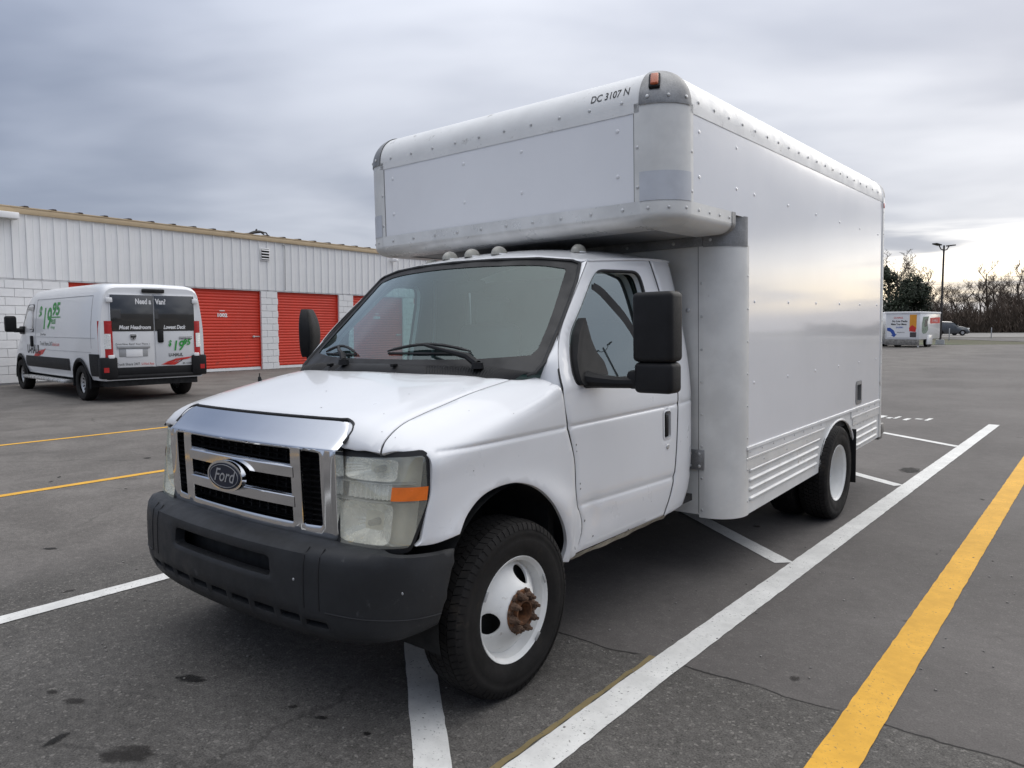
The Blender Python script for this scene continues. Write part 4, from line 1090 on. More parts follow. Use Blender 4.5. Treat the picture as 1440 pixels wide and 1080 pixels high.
for s in (2.55, -2.55):
    b = MB()
    for dt in (-.2, .2):
        b.tube([tuple(Vector(bump_s((s+dt)*BK, z))+Vector((0, -.0005, 0))) for z in np.linspace(.50, .725, 9)], .0022, 5)
    sg_ = math.copysign(1, s); b.tube([tuple(Vector(bump_s(sg_*(2.9+.4*k)*BK, .497-.002*k))+Vector((0, -.0004, 0))) for k in range(11)], .0030, 5)
    b.build('bumper_seam', M['seal'], bp)
for t_, z_ in ((2.1*BK, .60), (5.2*BK, .585)):
    b = MB(); b.dome(bump_s(t_, z_), (0.2, -1, 0), .006, .3, 8); b.build('bumper_plug', M['greymetal'], bp)

# --- wheel wells, sills, floor, cabin
for sx in (1, -1):
    b = MB(); b.grid(lambda u, v: (sx*(.50+.475*v), .02-.455*math.cos(math.pi*(1.0*u-.06)), .40+.475*math.sin(math.pi*(1.0*u-.06))), 24, 3); b.build('wheel_well', M['dark'], truck)
    b = MB(); b.span((sx*.50, -.48, .46), (sx*.47, .46, .95)); b.build('wheel_well_wall', M['dark'], truck)
    b = MB(); b.grid(lambda u, v: (lambda y: (sx*(side(y, .46)[0]-.004-.03*v+.006*math.sin(9*y)*v), y, .462-.034*v-.004*(int(u*9) % 2)*v))(.40+1.0*u), 18, 3); b.build('sill', M['sill'], truck)
    b = MB(); b.span((sx*.60, .46, .45), (sx*.93, 1.6, .50)); b.build('floor_edge', M['dark'], truck)
b = MB(); b.span((-.94, .42, .46), (.94, 1.76, .50)); b.span((-.47, -.5, .42), (.47, .5, .62)); b.span((-.9, .36, .50), (.9, .40, 1.24)); b.build('cab_floor', M['dark'], truck)
b = MB(); b.span((-.80, 1.74, .5), (.80, 1.76, 1.84)); b.build('cab_rear_wall', M['interior'], truck)
b = MB(); b.box((0, .60, 1.17), (1.76, .50, .22), .07, None, 4); b.box((.42, .74, 1.26), (.42, .22, .12), .05, None, 3); ds = b.build('dashboard', M['interior'], truck)
for x in (-.42, .42):
    b = MB(); b.box((x, 1.18, .86), (.50, .52, .16), .06, None, 4); b.box((x, 1.46, 1.22), (.48, .15, .66), .06, Matrix.Rotation(-.18, 3, 'X'), 4); b.box((x, 1.545, 1.63), (.26, .10, .19), .04, Matrix.Rotation(-.15, 3, 'X'), 4)
    b.build('seat', M['seat'], truck)
b = MB(); c0 = Vector((.42, .90, 1.25)); a1, a2 = Vector((1, 0, 0)), Vector((0, .55, .83)).normalized()
b.tube([c0+.19*(math.cos(t)*a1+math.sin(t)*a2) for t in np.linspace(0, 2*math.pi, 33)], .016, 8, cap=False)
b.tube([c0-.18*a1, c0, c0+.18*a1], .02, 6); b.tube([c0, c0-.18*a2], .02, 6); b.tube([c0, c0+Vector((0, -.2, -.12))], .035, 8); b.build('steering_wheel', M['black'], truck)
b = MB(); b.box((0, .86, 1.76), (.22, .03, .07), .012); b.tube([(0, .86, 1.79), (0, .80, 1.87)], .008, 6); b.build('rear_view_mirror', M['black'], truck)

# --- towing mirrors
for sx in (1,):
    root = MB(); root.box((sx*1.300, .665, 1.512), (.198, .120, .312), .024, None, 4); mo = root.build('side_mirror', M['black'], truck)
    b = MB(); b.box((sx*1.300, .665, 1.286), (.190, .112, .140), .024, None, 4); b.build('lower_mirror', M['black'], mo)
    b = MB(); b.box((sx*1.300, .7255, 1.512), (.17, .005, .27), .002); b.box((sx*1.300, .7215, 1.282), (.165, .005, .11), .002); b.build('mirror_glass', M['chrome'], mo)
    b = MB(); b.tube([(sx*.985, .56, 1.275), (sx*1.03, .575, 1.270), (sx*1.12, .615, 1.262), (sx*1.24, .655, 1.262), (sx*1.30, .66, 1.30)], [.042, .034, .027, .027, .030], 10); b.box((sx*1.20, .655, 1.275), (.075, .08, .085), .02); b.build('mirror_arm', M['black'], mo)
b = MB()
def far_mirror(u, v):
    a = 2*math.pi*u; t = 1-v; k = math.sin(math.pi*min(1, .06+.94*v))**.28 if v < .5 else math.sin(math.pi*(.5+.44*(v-.5)*2*.97+.0))**.42
    ca_, sa_ = math.cos(a), math.sin(a); q = (abs(ca_)**4.5+abs(sa_)**4.5)**(-1/4.5)
    c0, s0 = math.cos(.66), math.sin(.66); wx, wy = .128*k*q*ca_, .047*k*q*sa_-.012*math.sin(math.pi*v)
    return (-1.295+wx*s0*-1+wy*c0*-1, .665+wx*c0-wy*s0*1, 1.355+.315*v)
b.grid(far_mirror, 28, 16); b.add([far_mirror(k/28, 0) for k in range(28)], [tuple(range(28))]); b.add([far_mirror(k/28, 1) for k in range(28)], [tuple(range(28))]); mo = b.build('side_mirror', M['black'], truck)
b = MB(); b.tube([(-.985, .56, 1.275), (-1.10, .60, 1.27), (-1.26, .66, 1.28), (-1.29, .665, 1.37)], [.042, .03, .024, .024], 10); b.build('mirror_arm', M['black'], mo)
b = MB(); b.tube([(-.86, .02, 1.24), (-.865, .02, 1.275)], [.014, .008], 8); b.tube([(-.865, .02, 1.27), (-.865, .022, 1.295)], .003, 5); b.build('antenna', M['black'], truck)

# --- the box
XB, RR, YF, YC, YR, ZT, ZO, ZS = 1.172, .187, 1.08, 1.827, 5.24, 2.637, 2.137, .765
ZU = 1.977                                  # top of the tall posts
ZO2 = 2.030                                 # underside of the overhang
def zb_(y): return .344+.018*(y-2.0)        # lower edge of the skirt
# flat sheets
def sheet(name, outl, fn, mat, t=.012, holes=(), **k):
    return panel(name, outl, fn, mat, truck, holes=holes, h=.25, t=t, rim=0, sink=0, **k)
fp = sheet('front_panel', outline([(-(XB-RR), ZO), (XB-RR, ZO)], [(XB-RR, ZT), (-(XB-RR), ZT)], h=.25), lambda a, c: (a, YF, c), M['box'], out=(0, -1, 0))
L = outline([(YF+RR, ZO), (YC+RR, ZO)], [(YC+RR, ZS), (YR, ZS)], [(YR, ZT), (YF+RR, ZT)], h=.25)
fuel = rrect(4.445, .800, 4.605, .975, .02)
sp = sheet('side_panel', L, lambda a, c: (XB, a, c), M['box'], holes=[outline(fuel, h=.05)], out=(1, 0, 0))
sheet('side_panel', L, lambda a, c: (-XB, a, c), M['box'], out=(-1, 0, 0))
b = MB(); b.span((-(XB-RR), YF+RR, ZT+RR-.006), (XB-RR, YR, ZT+RR)); b.build('box_roof', M['rail'], truck)
b = MB(); b.span((-(XB-.10), YF+.10, ZO2), (XB-.10, YC+.01, ZO2+.012)); b.build('overhang_floor', M['greymetal'], truck)
b = MB(); b.span((-(XB-RR), YC, .36), (XB-RR, YC+.012, ZO2)); b.build('box_front_wall', M['post'], truck)
def quarter(fn, n=10): return [fn(math.pi/2*k/n) for k in range(n+1)]
def rail(name, prof, p0, p1, mat, t=.0):
    """prof: list of (out, up) swept from p0 to p1 with axes ex, ez"""
    b = MB(); n = len(prof)
    b.add([p0(*q) for q in prof]+[p1(*q) for q in prof], [(i, i+1, n+i+1, n+i) for i in range(n-1)]); return b.build(name, mat, truck, 25)
tq = [(RR+.003, -.045)]+[((RR+.003)*math.cos(a), (RR+.003)*math.sin(a)) for a in np.linspace(0, math.pi/2, 13)]+[(-.05, RR+.003)]
rail('front_top_rail', tq, lambda o, u: (-(XB-RR), YF+RR-o, ZT+u), lambda o, u: (XB-RR, YF+RR-o, ZT+u), M['rail'])
for sx in (1, -1):
    rail('side_top_rail', tq, lambda o, u: (sx*(XB-RR+o), YF+RR, ZT+u), lambda o, u: (sx*(XB-RR+o), YR, ZT+u), M['rail'])
lq = [(.0, .012), (.0, -.052)]+[(-.085+.085*math.cos(a), -.052-(.058)*math.sin(a)) for a in np.linspace(0, math.pi/2, 11)]+[(-.22, -.112)]
rail('front_lower_rail', lq, lambda o, u: (-(XB-RR), YF-.004-o, ZO+u), lambda o, u: (XB-RR, YF-.004-o, ZO+u), M['lowrail'])
for sx in (1, -1):
    rail('side_lower_rail', lq, lambda o, u: (sx*(XB+.004+o), YF+RR, ZO+u), lambda o, u: (sx*(XB+.004+o), 1.795, ZO+u), M['post'])
    # corner posts of the overhang
    def post(u, v, z0, z1, y0, e): a = -math.pi/2*u; return (sx*(XB-RR+(RR+e)*math.cos(a)), y0+RR+(RR+e)*math.sin(a), z0+(z1-z0)*v)
    b = MB(); b.grid(lambda u, v: post(u, v, ZO, ZT, YF, .003), 14, 1)
    b.span((sx*(XB-RR-.03), YF-.003, ZO), (sx*(XB-RR), YF, ZT)); b.span((sx*XB, YF+RR, ZO), (sx*(XB+.003), YF+RR+.03, ZT)); cp = b.build('corner_post', M['post'], truck)
    b = MB(); b.span((sx*(XB-RR-.0345), YF-.0015, ZO+.013), (sx*(XB-RR-.0302), YF, ZT-.046)); b.build('post_seam', M['greychip'], cp)
    b = MB(); b.grid(lambda u, v: post(u, v, ZO+.012, ZO+.158, YF, .0055), 14, 1); b.build('repair_patch', M['patch'], cp)
    # cast corner cap and pressed lower corner
    b = MB()
    def cap(u, v): a, e = math.pi/2*u, math.pi/2*v; r = RR+.008; return (sx*(XB-RR+r*math.cos(a)*math.cos(e)), YF+RR-r*math.sin(a)*math.cos(e), ZT+r*math.sin(e))
    b.grid(cap, 14, 12); b.grid(lambda u, v: post(u, v, ZT-.012, ZT, YF, .008), 14, 1); cc = b.build('corner_cap', M['cast'], truck)
    c_, e_ = math.cos, math.radians(32); a_ = R(66); r = RR+.008
    pos = Vector((sx*(XB-RR+r*math.cos(a_)*math.cos(e_)), YF+RR-r*math.sin(a_)*math.cos(e_), ZT+r*math.sin(e_))); nn = (pos-Vector((sx*(XB-RR), YF+RR, ZT))).normalized()
    rot = nn.to_track_quat('Z', 'Y').to_matrix()
    if sx > 0:
        b = MB(); b.box(pos, (.058, .10, .022), .01, rot, 3); mk = b.build('marker_bezel', M['black'], cc)
        b = MB(); b.box(pos+nn*.010, (.040, .078, .022), .009, rot, 3); b.build('marker_light', M['amberdark'], mk)
    b = MB()
    def low(u, v):
        a = math.pi/2*u
        if v < .3: e, z = RR+.005, ZO+.004-.056*(v/.3)
        else: t = (v-.3)/.7*math.pi/2; e, z = RR+.005-.100*(1-math.cos(t)), ZO-.052-.060*math.sin(t)
        return (sx*(XB-RR+e*math.cos(a)), YF+RR-e*math.sin(a), z)
    b.grid(low, 14, 14); rim_ = [low(k/14, 1.0) for k in range(15)]; b.add(rim_+[(sx*(XB-RR-.02), YF+RR+.02, ZO-.112)], [(k, k+1, 15) for k in range(14)]); b.build('lower_corner', M['post'], truck)
    # tall post behind the cab, with its cast elbow
    b = MB(); b.grid(lambda u, v: post(u, v, zb_(2.0), ZU, YC, .003), 14, 1)
    b.span((sx*(XB-RR-.03), YC-.003, .344), (sx*(XB-RR), YC, ZU)); b.span((sx*XB, YC+RR, zb_(2.02)), (sx*(XB+.003), YC+RR+.03, ZU)); bp_ = b.build('body_post', M['post'], truck)
    b = MB(); b.span((sx*(XB-RR-.0345), YC-.002, .37), (sx*(XB-RR-.0302), YC, ZU)); b.build('post_seam', M['greychip'], bp_)
    b = MB(); b.span((sx*XB, YC+RR+.0302, zb_(2.02)+.02), (sx*(XB+.0015), YC+RR+.0335, ZU)); b.build('post_seam', M['greychip'], bp_)
    b = MB(); b.grid(lambda u, v: post(u, v, ZU-.01, ZO+.004, YC, .007), 14, 1)
    b.grid(lambda u, v: (sx*(XB+.007+lq[int(round(v*(len(lq)-1)))][0]), 1.785+.05*u, ZO+lq[int(round(v*(len(lq)-1)))][1]), 1, len(lq)-1); b.build('cast_elbow', M['cast'], truck)
    # rear corner post
    b = MB(); b.box((sx*(XB-.03), YR+.032, (ZT+.40)/2), (.075, .066, ZT-.40), .01); b.build('rear_post', M['skirt'], truck)
    b = MB()
    b.grid(lambda u, v: (sx*(XB-RR+(RR+.008)*math.sin(math.pi/2*u)), YR+.005+.06*v, ZT+(RR+.008)*math.cos(math.pi/2*u)), 10, 2); b.build('rear_cap', M['cast'], truck)
    b = MB(); b.box((sx*(XB+.008), YR+.03, 2.56), (.012, .03, .045), .004); b.build('rear_marker_light', M['tail'], truck)
b = MB(); b.span((-XB+.05, YR, .42), (XB-.05, YR+.03, ZT+.05)); b.grid(lambda u, v: ((XB-RR)*(-1+2*u), YR+.06*v, ZT+RR+.004), 1, 1); b.build('rear_door', M['skirt'], truck)
b = MB(); b.span((-(XB-RR), YC-.018, ZU-.004), (XB-RR, YC-.006, ZO2-.002)); b.build('angle_flange', M['cast'], truck)
b = MB(); b.span((.845, YC-.012, .637), (.99, YC-.004, .76), .002); b.build('joint_plate', M['cast'], truck)
# side skirts with ribs; arch cut out round the rear wheels
YW, XW = 3.80, 1.205
arc = [(3.93+.455*math.cos(a), .40+.315*math.sin(a)) for a in np.linspace(math.pi, 0, 17)]
sk = outline([(YC+RR, zb_(2.0)), (3.455, zb_(3.4))], [(3.455, zb_(3.4)), (3.468, .45)]+[(y, z) for y, z in arc[1:-1]]+[(4.378, .45), (4.395, zb_(4.4))], [(4.395, zb_(4.4)), (YR, zb_(YR))], [(YR, ZS), (YC+RR, ZS)], h=.04)
for sx in (1, -1):
    so = panel('side_skirt', sk, lambda a, c: (sx*(XB-.004), a, c), M['skirt'], truck, h=.12, t=.01, rim=0, sink=0, out=(sx, 0, 0))
    for (y0, y1), rows in (((2.08, 3.44), (.614, .554, .497, .437)), ((4.445, 5.15), (.555, .492, .430))):
        for z in rows:
            a_ = y0 if y0 < 3 else max(y0, 4.445+(.56-z)*.25); e_ = y1-((.62-z)*.35 if y0 < 3 else 0)
            b = MB(); b.grid(lambda u, v: (lambda q: (sx*(XB-.004+q[1]), a_+(e_-a_)*u, z+q[0]+.012*(u-.2)))(cr([(-.015, -.001), (-.009, .009), (.004, .012), (.014, -.001)], v*3)), 4, 6)
            for yy, dr_ in ((a_, -1), (e_, 1)): b.dome((sx*(XB-.004), yy, z+.012*((yy-a_)/(e_-a_)-.2)), (sx, 0, 0), .0135, .8, 8)
            b.build('skirt_rib', M['skirt'], so)
    for z, hh, th, mt in ((ZS-.010, .020, .010, 'rail'), (.725, .058, .003, 'rail'), (.690, .014, .007, 'post'), (.652, .060, .004, 'post')):
        for y0, y1 in ((YC+RR, 3.56), (4.30, YR)) if z < .74 else ((YC+RR, YR),):
            if z < .68: y0, y1 = (y0, 3.51) if y0 < 3 else (4.35, y1)
            b = MB(); b.span((sx*(XB-.004), y0, z-hh/2), (sx*(XB+th), y1, z+hh/2), .0015, 1); b.build('skirt_band', M[mt], so)
    b = MB(); lp = [(sx*(XB+.002), y, z) for y, z in [(3.455, zb_(3.4)), (3.468, .45)]+arc[1:-1]+[(4.378, .45), (4.395, zb_(4.4))]]
    b.tube(lp, .009, 6); b.build('arch_trim', M['rail'], so)
    b = MB(); b.grid(lambda u, v: (sx*(XB-.02-.75*v), 3.93+.46*math.cos(math.pi*u), .40+.325*math.sin(math.pi*u)), 20, 2); b.build('rear_wheel_well', M['dark'], truck)
# fuel filler recess
b = MB(); b.prism(inset(fuel, -.012), lambda a, c, t: (XB+t, a, c), -.004, .004)
bz = MB(); o1, o2 = inset(fuel, -.014), inset(fuel, .018)
for q in range(len(o1)):
    q2 = (q+1) % len(o1); bz.add([(XB+.003, *o1[q]), (XB+.003, *o1[q2]), (XB+.006, *o2[q2]), (XB+.006, *o2[q]), (XB-.06, *o2[q]), (XB-.06, *o2[q2])], [(0, 1, 2, 3), (3, 2, 5, 4)])
fb = bz.build('fuel_filler', M['cast'], truck)
b = MB(); b.prism(inset(fuel, .01), lambda a, c, t: (XB+t, a, c), -.066, -.056); b.build('filler_recess', M['dark'], fb)
b = MB(); b.lathe([(0, .02), (.03, .02), (.032, 0)], 14, 'x', (XB-.056, 4.52, .86)); b.build('filler_cap', M['black'], fb)
# rivets
b = MB(); bw_ = MB()
for x in np.arange(-.88, .9, .196):
    b.dome((x, YF-.003, 2.656), (0, -1, 0), 0.0095, .5); b.dome((x, YF-.005, 2.115), (0, -1, 0), 0.0103, .5)
for x in (-.87, -.23, .22, .855):
    for z in (2.52, 2.29): bw_.dome((x, YF, z), (0, -1, 0), .0115, .45)
for sx in (1, -1):
    for y in np.arange(1.36, 5.2, .195): b.dome((sx*(XB+.003), y, 2.66), (sx, 0, 0), 0.0095, .5)
    for y in np.arange(1.36, 1.78, .13): b.dome((sx*(XB+.005), y, 2.112), (sx, 0, 0), 0.0086, .5)
    for z in np.arange(2.20, 2.60, .20):
        b.dome((sx*(XB-RR-.012), YF-.003, z+.02), (0, -1, 0), 0.0095, .5); b.dome((sx*(XB+.003), YF+RR+.014, z), (sx, 0, 0), 0.0086, .5)
    for z in np.arange(.39, 1.95, .195): b.dome((sx*(XB-RR-.012), YC-.003, z), (0, -1, 0), 0.0095, .5); b.dome((sx*(XB+.003), YC+RR+.014, z+.04), (sx, 0, 0), 0.0077, .5)
    for z in np.arange(.5, 2.6, .2): b.dome((sx*(XB+.007), YR+.03, z), (sx, 0, 0), .009, .5)
    for y in (1.37, 1.86): bw_.dome((sx*XB, y, 2.515), (sx, 0, 0), .0105, .45)
    for y in (1.37, 1.86, 2.13, 2.72, 3.31, 3.90, 4.49, 5.10): bw_.dome((sx*XB, y, 2.285), (sx, 0, 0), .0105, .45)
    for y in (2.14, 2.74, 3.33, 3.92, 4.52, 5.10):
        for z in (1.645, 1.15): bw_.dome((sx*XB, y, z), (sx, 0, 0), .0105, .45)
    for y in np.arange(2.07, 5.2, .2):
        if not 3.5 < y < 4.36: b.dome((sx*(XB+.003), y, .73), (sx, 0, 0), 0.0077, .5)
    for y in np.arange(2.10, 5.2, .10):
        if not 3.46 < y < 4.4: b.dome((sx*XB, y, .612), (sx, 0, 0), 0.0052, .5, 6)
    for y in np.arange(2.3, 5.2, .42):
        if not 3.5 < y < 4.36: b.dome((sx*(XB+.004), y, .655), (sx, 0, 0), 0.0069, .5)
    for a in (.15, .5, .85):
        t = math.pi/2*a; b.dome((sx*(XB-RR+(RR+.006)*math.cos(t)), YF+RR-(RR+.006)*math.sin(t), 2.112), (sx*math.cos(t), -math.sin(t), 0), 0.0086, .5)
        b.dome((sx*(XB-RR+(RR+.008)*math.cos(t)), YF+RR-(RR+.008)*math.sin(t), 2.662), (sx*math.cos(t), -math.sin(t), .1), 0.0095, .5)
    b.dome((sx*1.03, YC-.007, ZU+.03), (0, -1, 0), .01, .6)
for x in (.90, .96):
    for z in (.66, .735): b.dome((x, YC-.012, z), (0, -1, 0), 0.0103, .5)
for x in np.arange(-.8, .9, .32): b.dome((x, YC-.018, ZU+.024), (0, -1, 0), 0.0112, .5)
b.dome((.885, YC, 1.60), (0, -1, 0), 0.0155, .5)
tag(b.build('rivets', M['rivet'], truck), kind='stuff'); tag(bw_.build('panel_rivets', M['box'], truck), kind='stuff')
# fleet number, printed on the curve of the front rail
def onrail(x, y): a = (y+.058)/(RR+.004); return (.688+x, YF+RR-(RR+.0045)*math.cos(a), ZT+(RR+.0045)*math.sin(a))
lettering('fleet_number', 'DC 3107 N', .062, onrail, M['ink'], truck, bold=.0006, sx=.80)

# --- frame, axle, tail
b = MB()
for x in (-.42, .42): b.span((x-.04, -.3, .42), (x+.04, 5.2, .60), .01)
for y in (1.9, 2.9, 4.7, 5.15): b.span((-.9, y-.03, .52), (.9, y+.03, .64))
b.build('chassis_frame', M['dark'], truck)
b = MB(); b.span((-XB+.02, YC+RR, .64), (XB-.02, YR, .70)); b.build('box_floor', M['dark'], truck)
b = MB(); b.tube([(-.9, YW, .37), (.9, YW, .37)], .06, 10); b.lathe([(0, -.16), (.14, -.10), (.16, 0), (.14, .10), (0, .16)], 16, 'y', (0, YW, .37)); b.build('rear_axle', M['dark'], truck)
b = MB(); b.tube([(-.85, 0, .36), (.85, 0, .36)], .045, 10); b.build('front_axle', M['dark'], truck)
b = MB(); b.box((.2, 2.7, .50), (.5, 1.1, .28), .05); b.build('fuel_tank', M['dark'], truck)
for sx in (1, -1):
    b = MB(); b.box((sx*1.02, 4.36, .36), (.36, .016, .46), .004); b.build('mud_flap', M['black'], truck)
b = MB(); b.box((0, 5.36, .47), (2.36, .14, .10), .012); b.span((1.10, 5.29, .37), (1.165, 5.43, .44), .005); b.build('rear_step', M['dirty'], truck)
b = MB(); b.span((-1.0, 4.86, .33), (1.02, 5.28, .40), .01); b.build('tail_crossmember', M['dark'], truck)

b = MB(); rs = random.Random(12)
def fleck(fn, a, c, r_, out_):
    n_ = rs.randint(5, 7); b.add([tuple(Vector(fn(a+r_*rs.uniform(.5, 1.2)*math.cos(6.283*k/n_), c+r_*rs.uniform(.5, 1.2)*math.sin(6.283*k/n_)))+Vector(out_)) for k in range(n_)], [tuple(range(n_))])
for a, c in ((.449, .985), (.452, .955), (.478, .80), (.480, .775), (.523, .615), (.61, .52), (.95, .47), (1.12, .49)): fleck(side, a, c, rs.uniform(.002, .009), (.0015, 0, 0))
for v, u in ((.86, 3.3), (.845, 4.0), (.80, 1.1), (.62, .4), (.7, -1.2), (.55, 2.2), (.30, 1.6), (.76, 2.6), (.5, 4.3), (.33, 5.6), (.6, 6.9)): fleck(hood, v, u*UK, rs.uniform(.002, .0042), (.0008, -.0006, .0012))
tag(b.build('paint_chips', M['greychip'], truck, 180), kind='stuff')
for ch in truck.children:
    ch.matrix_local = LEAN @ ch.matrix_local

# --- wheels
def tyre_mb(Rt, wd, blocks=70):
    """tyre round the x axis, outer face towards +x, tread of ribs and blocks"""
    b = MB(); hw = wd/2; rb = .2175
    prof = [(rb, -hw*.80), (rb+.02, -hw*.93), (rb+.07, -hw*1.02), (Rt-.045, -hw*1.0), (Rt-.022, -hw*.93), (Rt-.010, -hw*.80), (Rt-.008, 0), (Rt-.010, hw*.80), (Rt-.022, hw*.93), (Rt-.045, hw*1.0),
            (Rt-.058, hw*1.012), (Rt-.060, hw*1.005), (rb+.075, hw*1.02), (rb+.070, hw*1.03), (rb+.04, hw*.985), (rb+.02, hw*.93), (rb+.004, hw*.87), (rb-.004, hw*.80)]
    b.lathe(prof, 72, 'x')
    ribs = [(-.87, -.54), (-.49, -.19), (-.15, .15), (.19, .49), (.54, .87)]
    for j, (x0, x1) in enumerate(ribs):
        for k in range(blocks):
            off = (k+.31*j)*2*math.pi/blocks; wdt = 2*math.pi/blocks*.88; sk_ = .016*(1 if j % 2 else -1)
            vs = []
            for ri in (Rt-.013, Rt):
                for xx, aa in ((x0, off-sk_), (x1, off+sk_), (x1, off+wdt+sk_), (x0, off+wdt-sk_)):
                    rr_ = ri-(.0100 if abs(xx) > .8 else 0)
                    vs.append((xx*hw, rr_*math.cos(aa), rr_*math.sin(aa)))
            b.add(vs, [(4, 5, 6, 7), (0, 1, 5, 4), (1, 2, 6, 5), (2, 3, 7, 6), (3, 0, 4, 7)])
    for k in range(blocks):                     # shoulder lugs running down the sidewall
        for sg in (1, -1):
            off = (k+.31*4+.1)*2*math.pi/blocks; wdt = 2*math.pi/blocks*.80
            vs = []
            for ri, xx in ((Rt-.0105, .87), (Rt-.0205, .948), (Rt-.038, 1.004), (Rt-.038, .97), (Rt-.022, .90)):
                for aa in (off, off+wdt): vs.append((sg*xx*hw, ri*math.cos(aa), ri*math.sin(aa)))
            b.add(vs, [(0, 1, 3, 2), (2, 3, 5, 4), (0, 2, 8), (2, 4, 6, 8), (1, 9, 3), (3, 9, 7, 5)])
    return b
RT = .372
tyre_me = tyre_mb(RT, .215).mesh('tyre', 30)
def pol(r, a): return (r*math.cos(a), r*math.sin(a))
front_prof = [(.03, .028), (.05, .031), (.086, .031), (.096, .026), (.108, .016), (.128, -.003), (.15, -.022), (.172, -.040), (.185, -.050), (.192, -.051)]
def dish(a, c): r = math.hypot(a, c); return (pl(front_prof, r), a, c)
def wheel(loc, sx, dual=False, spin=0.0):
    rim = MB(); rim.lathe([(.190, -.19), (.190, -.055), (.200, -.035), (.203, -.014), (.212, -.008), (.217, .0), (.2215, .002), (.224, -.003), (.222, -.012), (.214, -.014)], 56, 'x')
    wo = rim.build('wheel', M['rim'], truck)
    wo.location = loc; wo.rotation_euler = (spin, 0, 0 if sx > 0 else math.pi)
    ty = obj('tyre', tyre_me, M['tyre'], wo); ty.location = (-.095, 0, 0)
    if not dual:
        holes = [[(.147*math.cos(R(g))+.034*math.cos(t)*math.cos(R(g))-.050*math.sin(t)*math.sin(R(g)), .147*math.sin(R(g))+.034*math.cos(t)*math.sin(R(g))+.050*math.sin(t)*math.cos(R(g))) for t in np.linspace(0, 2*math.pi, 20, endpoint=False)] for g in (64, 190, 310)]
        d = panel('wheel_disc', [pol(.191, a) for a in np.linspace(0, 2*math.pi, 60, endpoint=False)], dish, M['rim'], wo, holes=holes+[[pol(.076, a) for a in np.linspace(0, 2*math.pi, 28, endpoint=False)]], h=.014, t=.010, rim=.004, sink=.002, out=(1, 0, 0))
        b = MB(); b.lathe([(.0, -.02), (.19, -.02)], 24, 'x', (-.06, 0, 0)); b.build('brake_disc', M['dark'], wo)
        b = MB(); b.lathe([(.0, -.045), (.036, -.045), (.038, .036), (.043, .048), (.052, .047), (.056, .034), (.078, .033), (.088, .0345), (.093, .030)], 24, 'x'); hb_ = b.build('hub', M['rustlight'], wo)
        for k in range(8):
            a = 2*math.pi*k/8+.2; b = MB(); q = (0, .0685*math.cos(a), .0685*math.sin(a))
            b.lathe([(.0, .076), (.0065, .075), (.008, .062), (.0135, .060), (.0150, .044), (.021, .032)], 7, 'x', q); b.build('lug_nut', M['rust'], wo)
        b = MB(); rs = random.Random(5)
        for k in range(46):
            a = rs.uniform(0, 6.283); r_ = rs.uniform(.058, .092); b.dome((.032, r_*math.cos(a), r_*math.sin(a)), (1, 0, 0), rs.uniform(.005, .013), rs.uniform(.3, .8), 6)
        tag(b.build('rust_scale', M['rust'], wo), kind='stuff')
        for g, rr_ in ((-48, .2185), (22, .212), (150, .2185)):
            b = MB(); b.box((.003, rr_*math.cos(R(g)), rr_*math.sin(R(g))), (.006, .014, .042), .003, Matrix.Rotation(R(g), 3, 'X')); b.build('wheel_weight', M['greymetal'], wo)
    else:
        b = MB(); b.lathe([(.0, -.085), (.07, -.085), (.08, -.125), (.155, -.135), (.178, -.120), (.190, -.095)], 48, 'x'); b.build('wheel_disc', M['rim'], wo)
        for k in range(8):
            a = 2*math.pi*k/8; b = MB(); b.lathe([(.0, -.10), (.011, -.10), (.013, -.13)], 6, 'x', (0, .10*math.cos(a), .10*math.sin(a))); b.build('lug_nut', M['rust'], wo)
        t2 = obj('tyre', tyre_me, M['tyre'], wo); t2.location = (-.345, 0, 0); t2.rotation_euler = (.05, 0, math.pi)
        b = MB(); b.lathe([(.19, -.46), (.19, -.20), (.0, -.20)], 40, 'x'); b.build('inner_rim', M['dark'], wo)
wheel((.983, 0, RT-.004), 1); wheel((-.983, 0, RT-.004), -1, False, .5)
wheel((XW, YW, RT-.004), 1, True); wheel((-XW, YW, RT-.004), -1, True)
# ------------------------------------------------------------------ loft for vehicle bodies
def loft_body(st, wheels, ar, zsill, prof, xs):
    """st: (x, roof height, half width); bottom edge lifted over the wheels; prof: (t, width factor) from sill to roof"""
    b = MB(); rows = []
    zr = [(a, c) for a, c, _ in st]; hw = [(a, c) for a, _, c in st]
    for x in xs:
        z0 = zsill
        for wx in wheels:
            if abs(x-wx) < ar: z0 = max(z0, .34+math.sqrt(ar*ar-(x-wx)**2))
        top = pl(zr, x); w_ = pl(hw, x); h = top-z0; ring = []
        for t, k in prof:
            z = zsill+(top-zsill)*t
            if z < z0: z = z0
            ring.append((x, w_*k, z))
        rows.append(ring+[(x, -y, z) for _, y, z in reversed(ring)])
    n = len(rows[0])
    for r_ in rows: b.v += r_
    m = len(rows)
    b.f += [(i*n+j, (i+1)*n+j, (i+1)*n+j+1, i*n+j+1) for i in range(m-1) for j in range(n-1)]
    b.f += [tuple(range(n)), tuple(range((m-1)*n, m*n))]
    return b
small_tyre = MB(); small_tyre.lathe([(.215, -.10), (.27, -.112), (.325, -.105), (.343, -.085), (.346, 0), (.343, .085), (.325, .105), (.27, .112), (.215, .10), (.205, .08)], 40, 'y'); stm = small_tyre.mesh('tyre', 40)
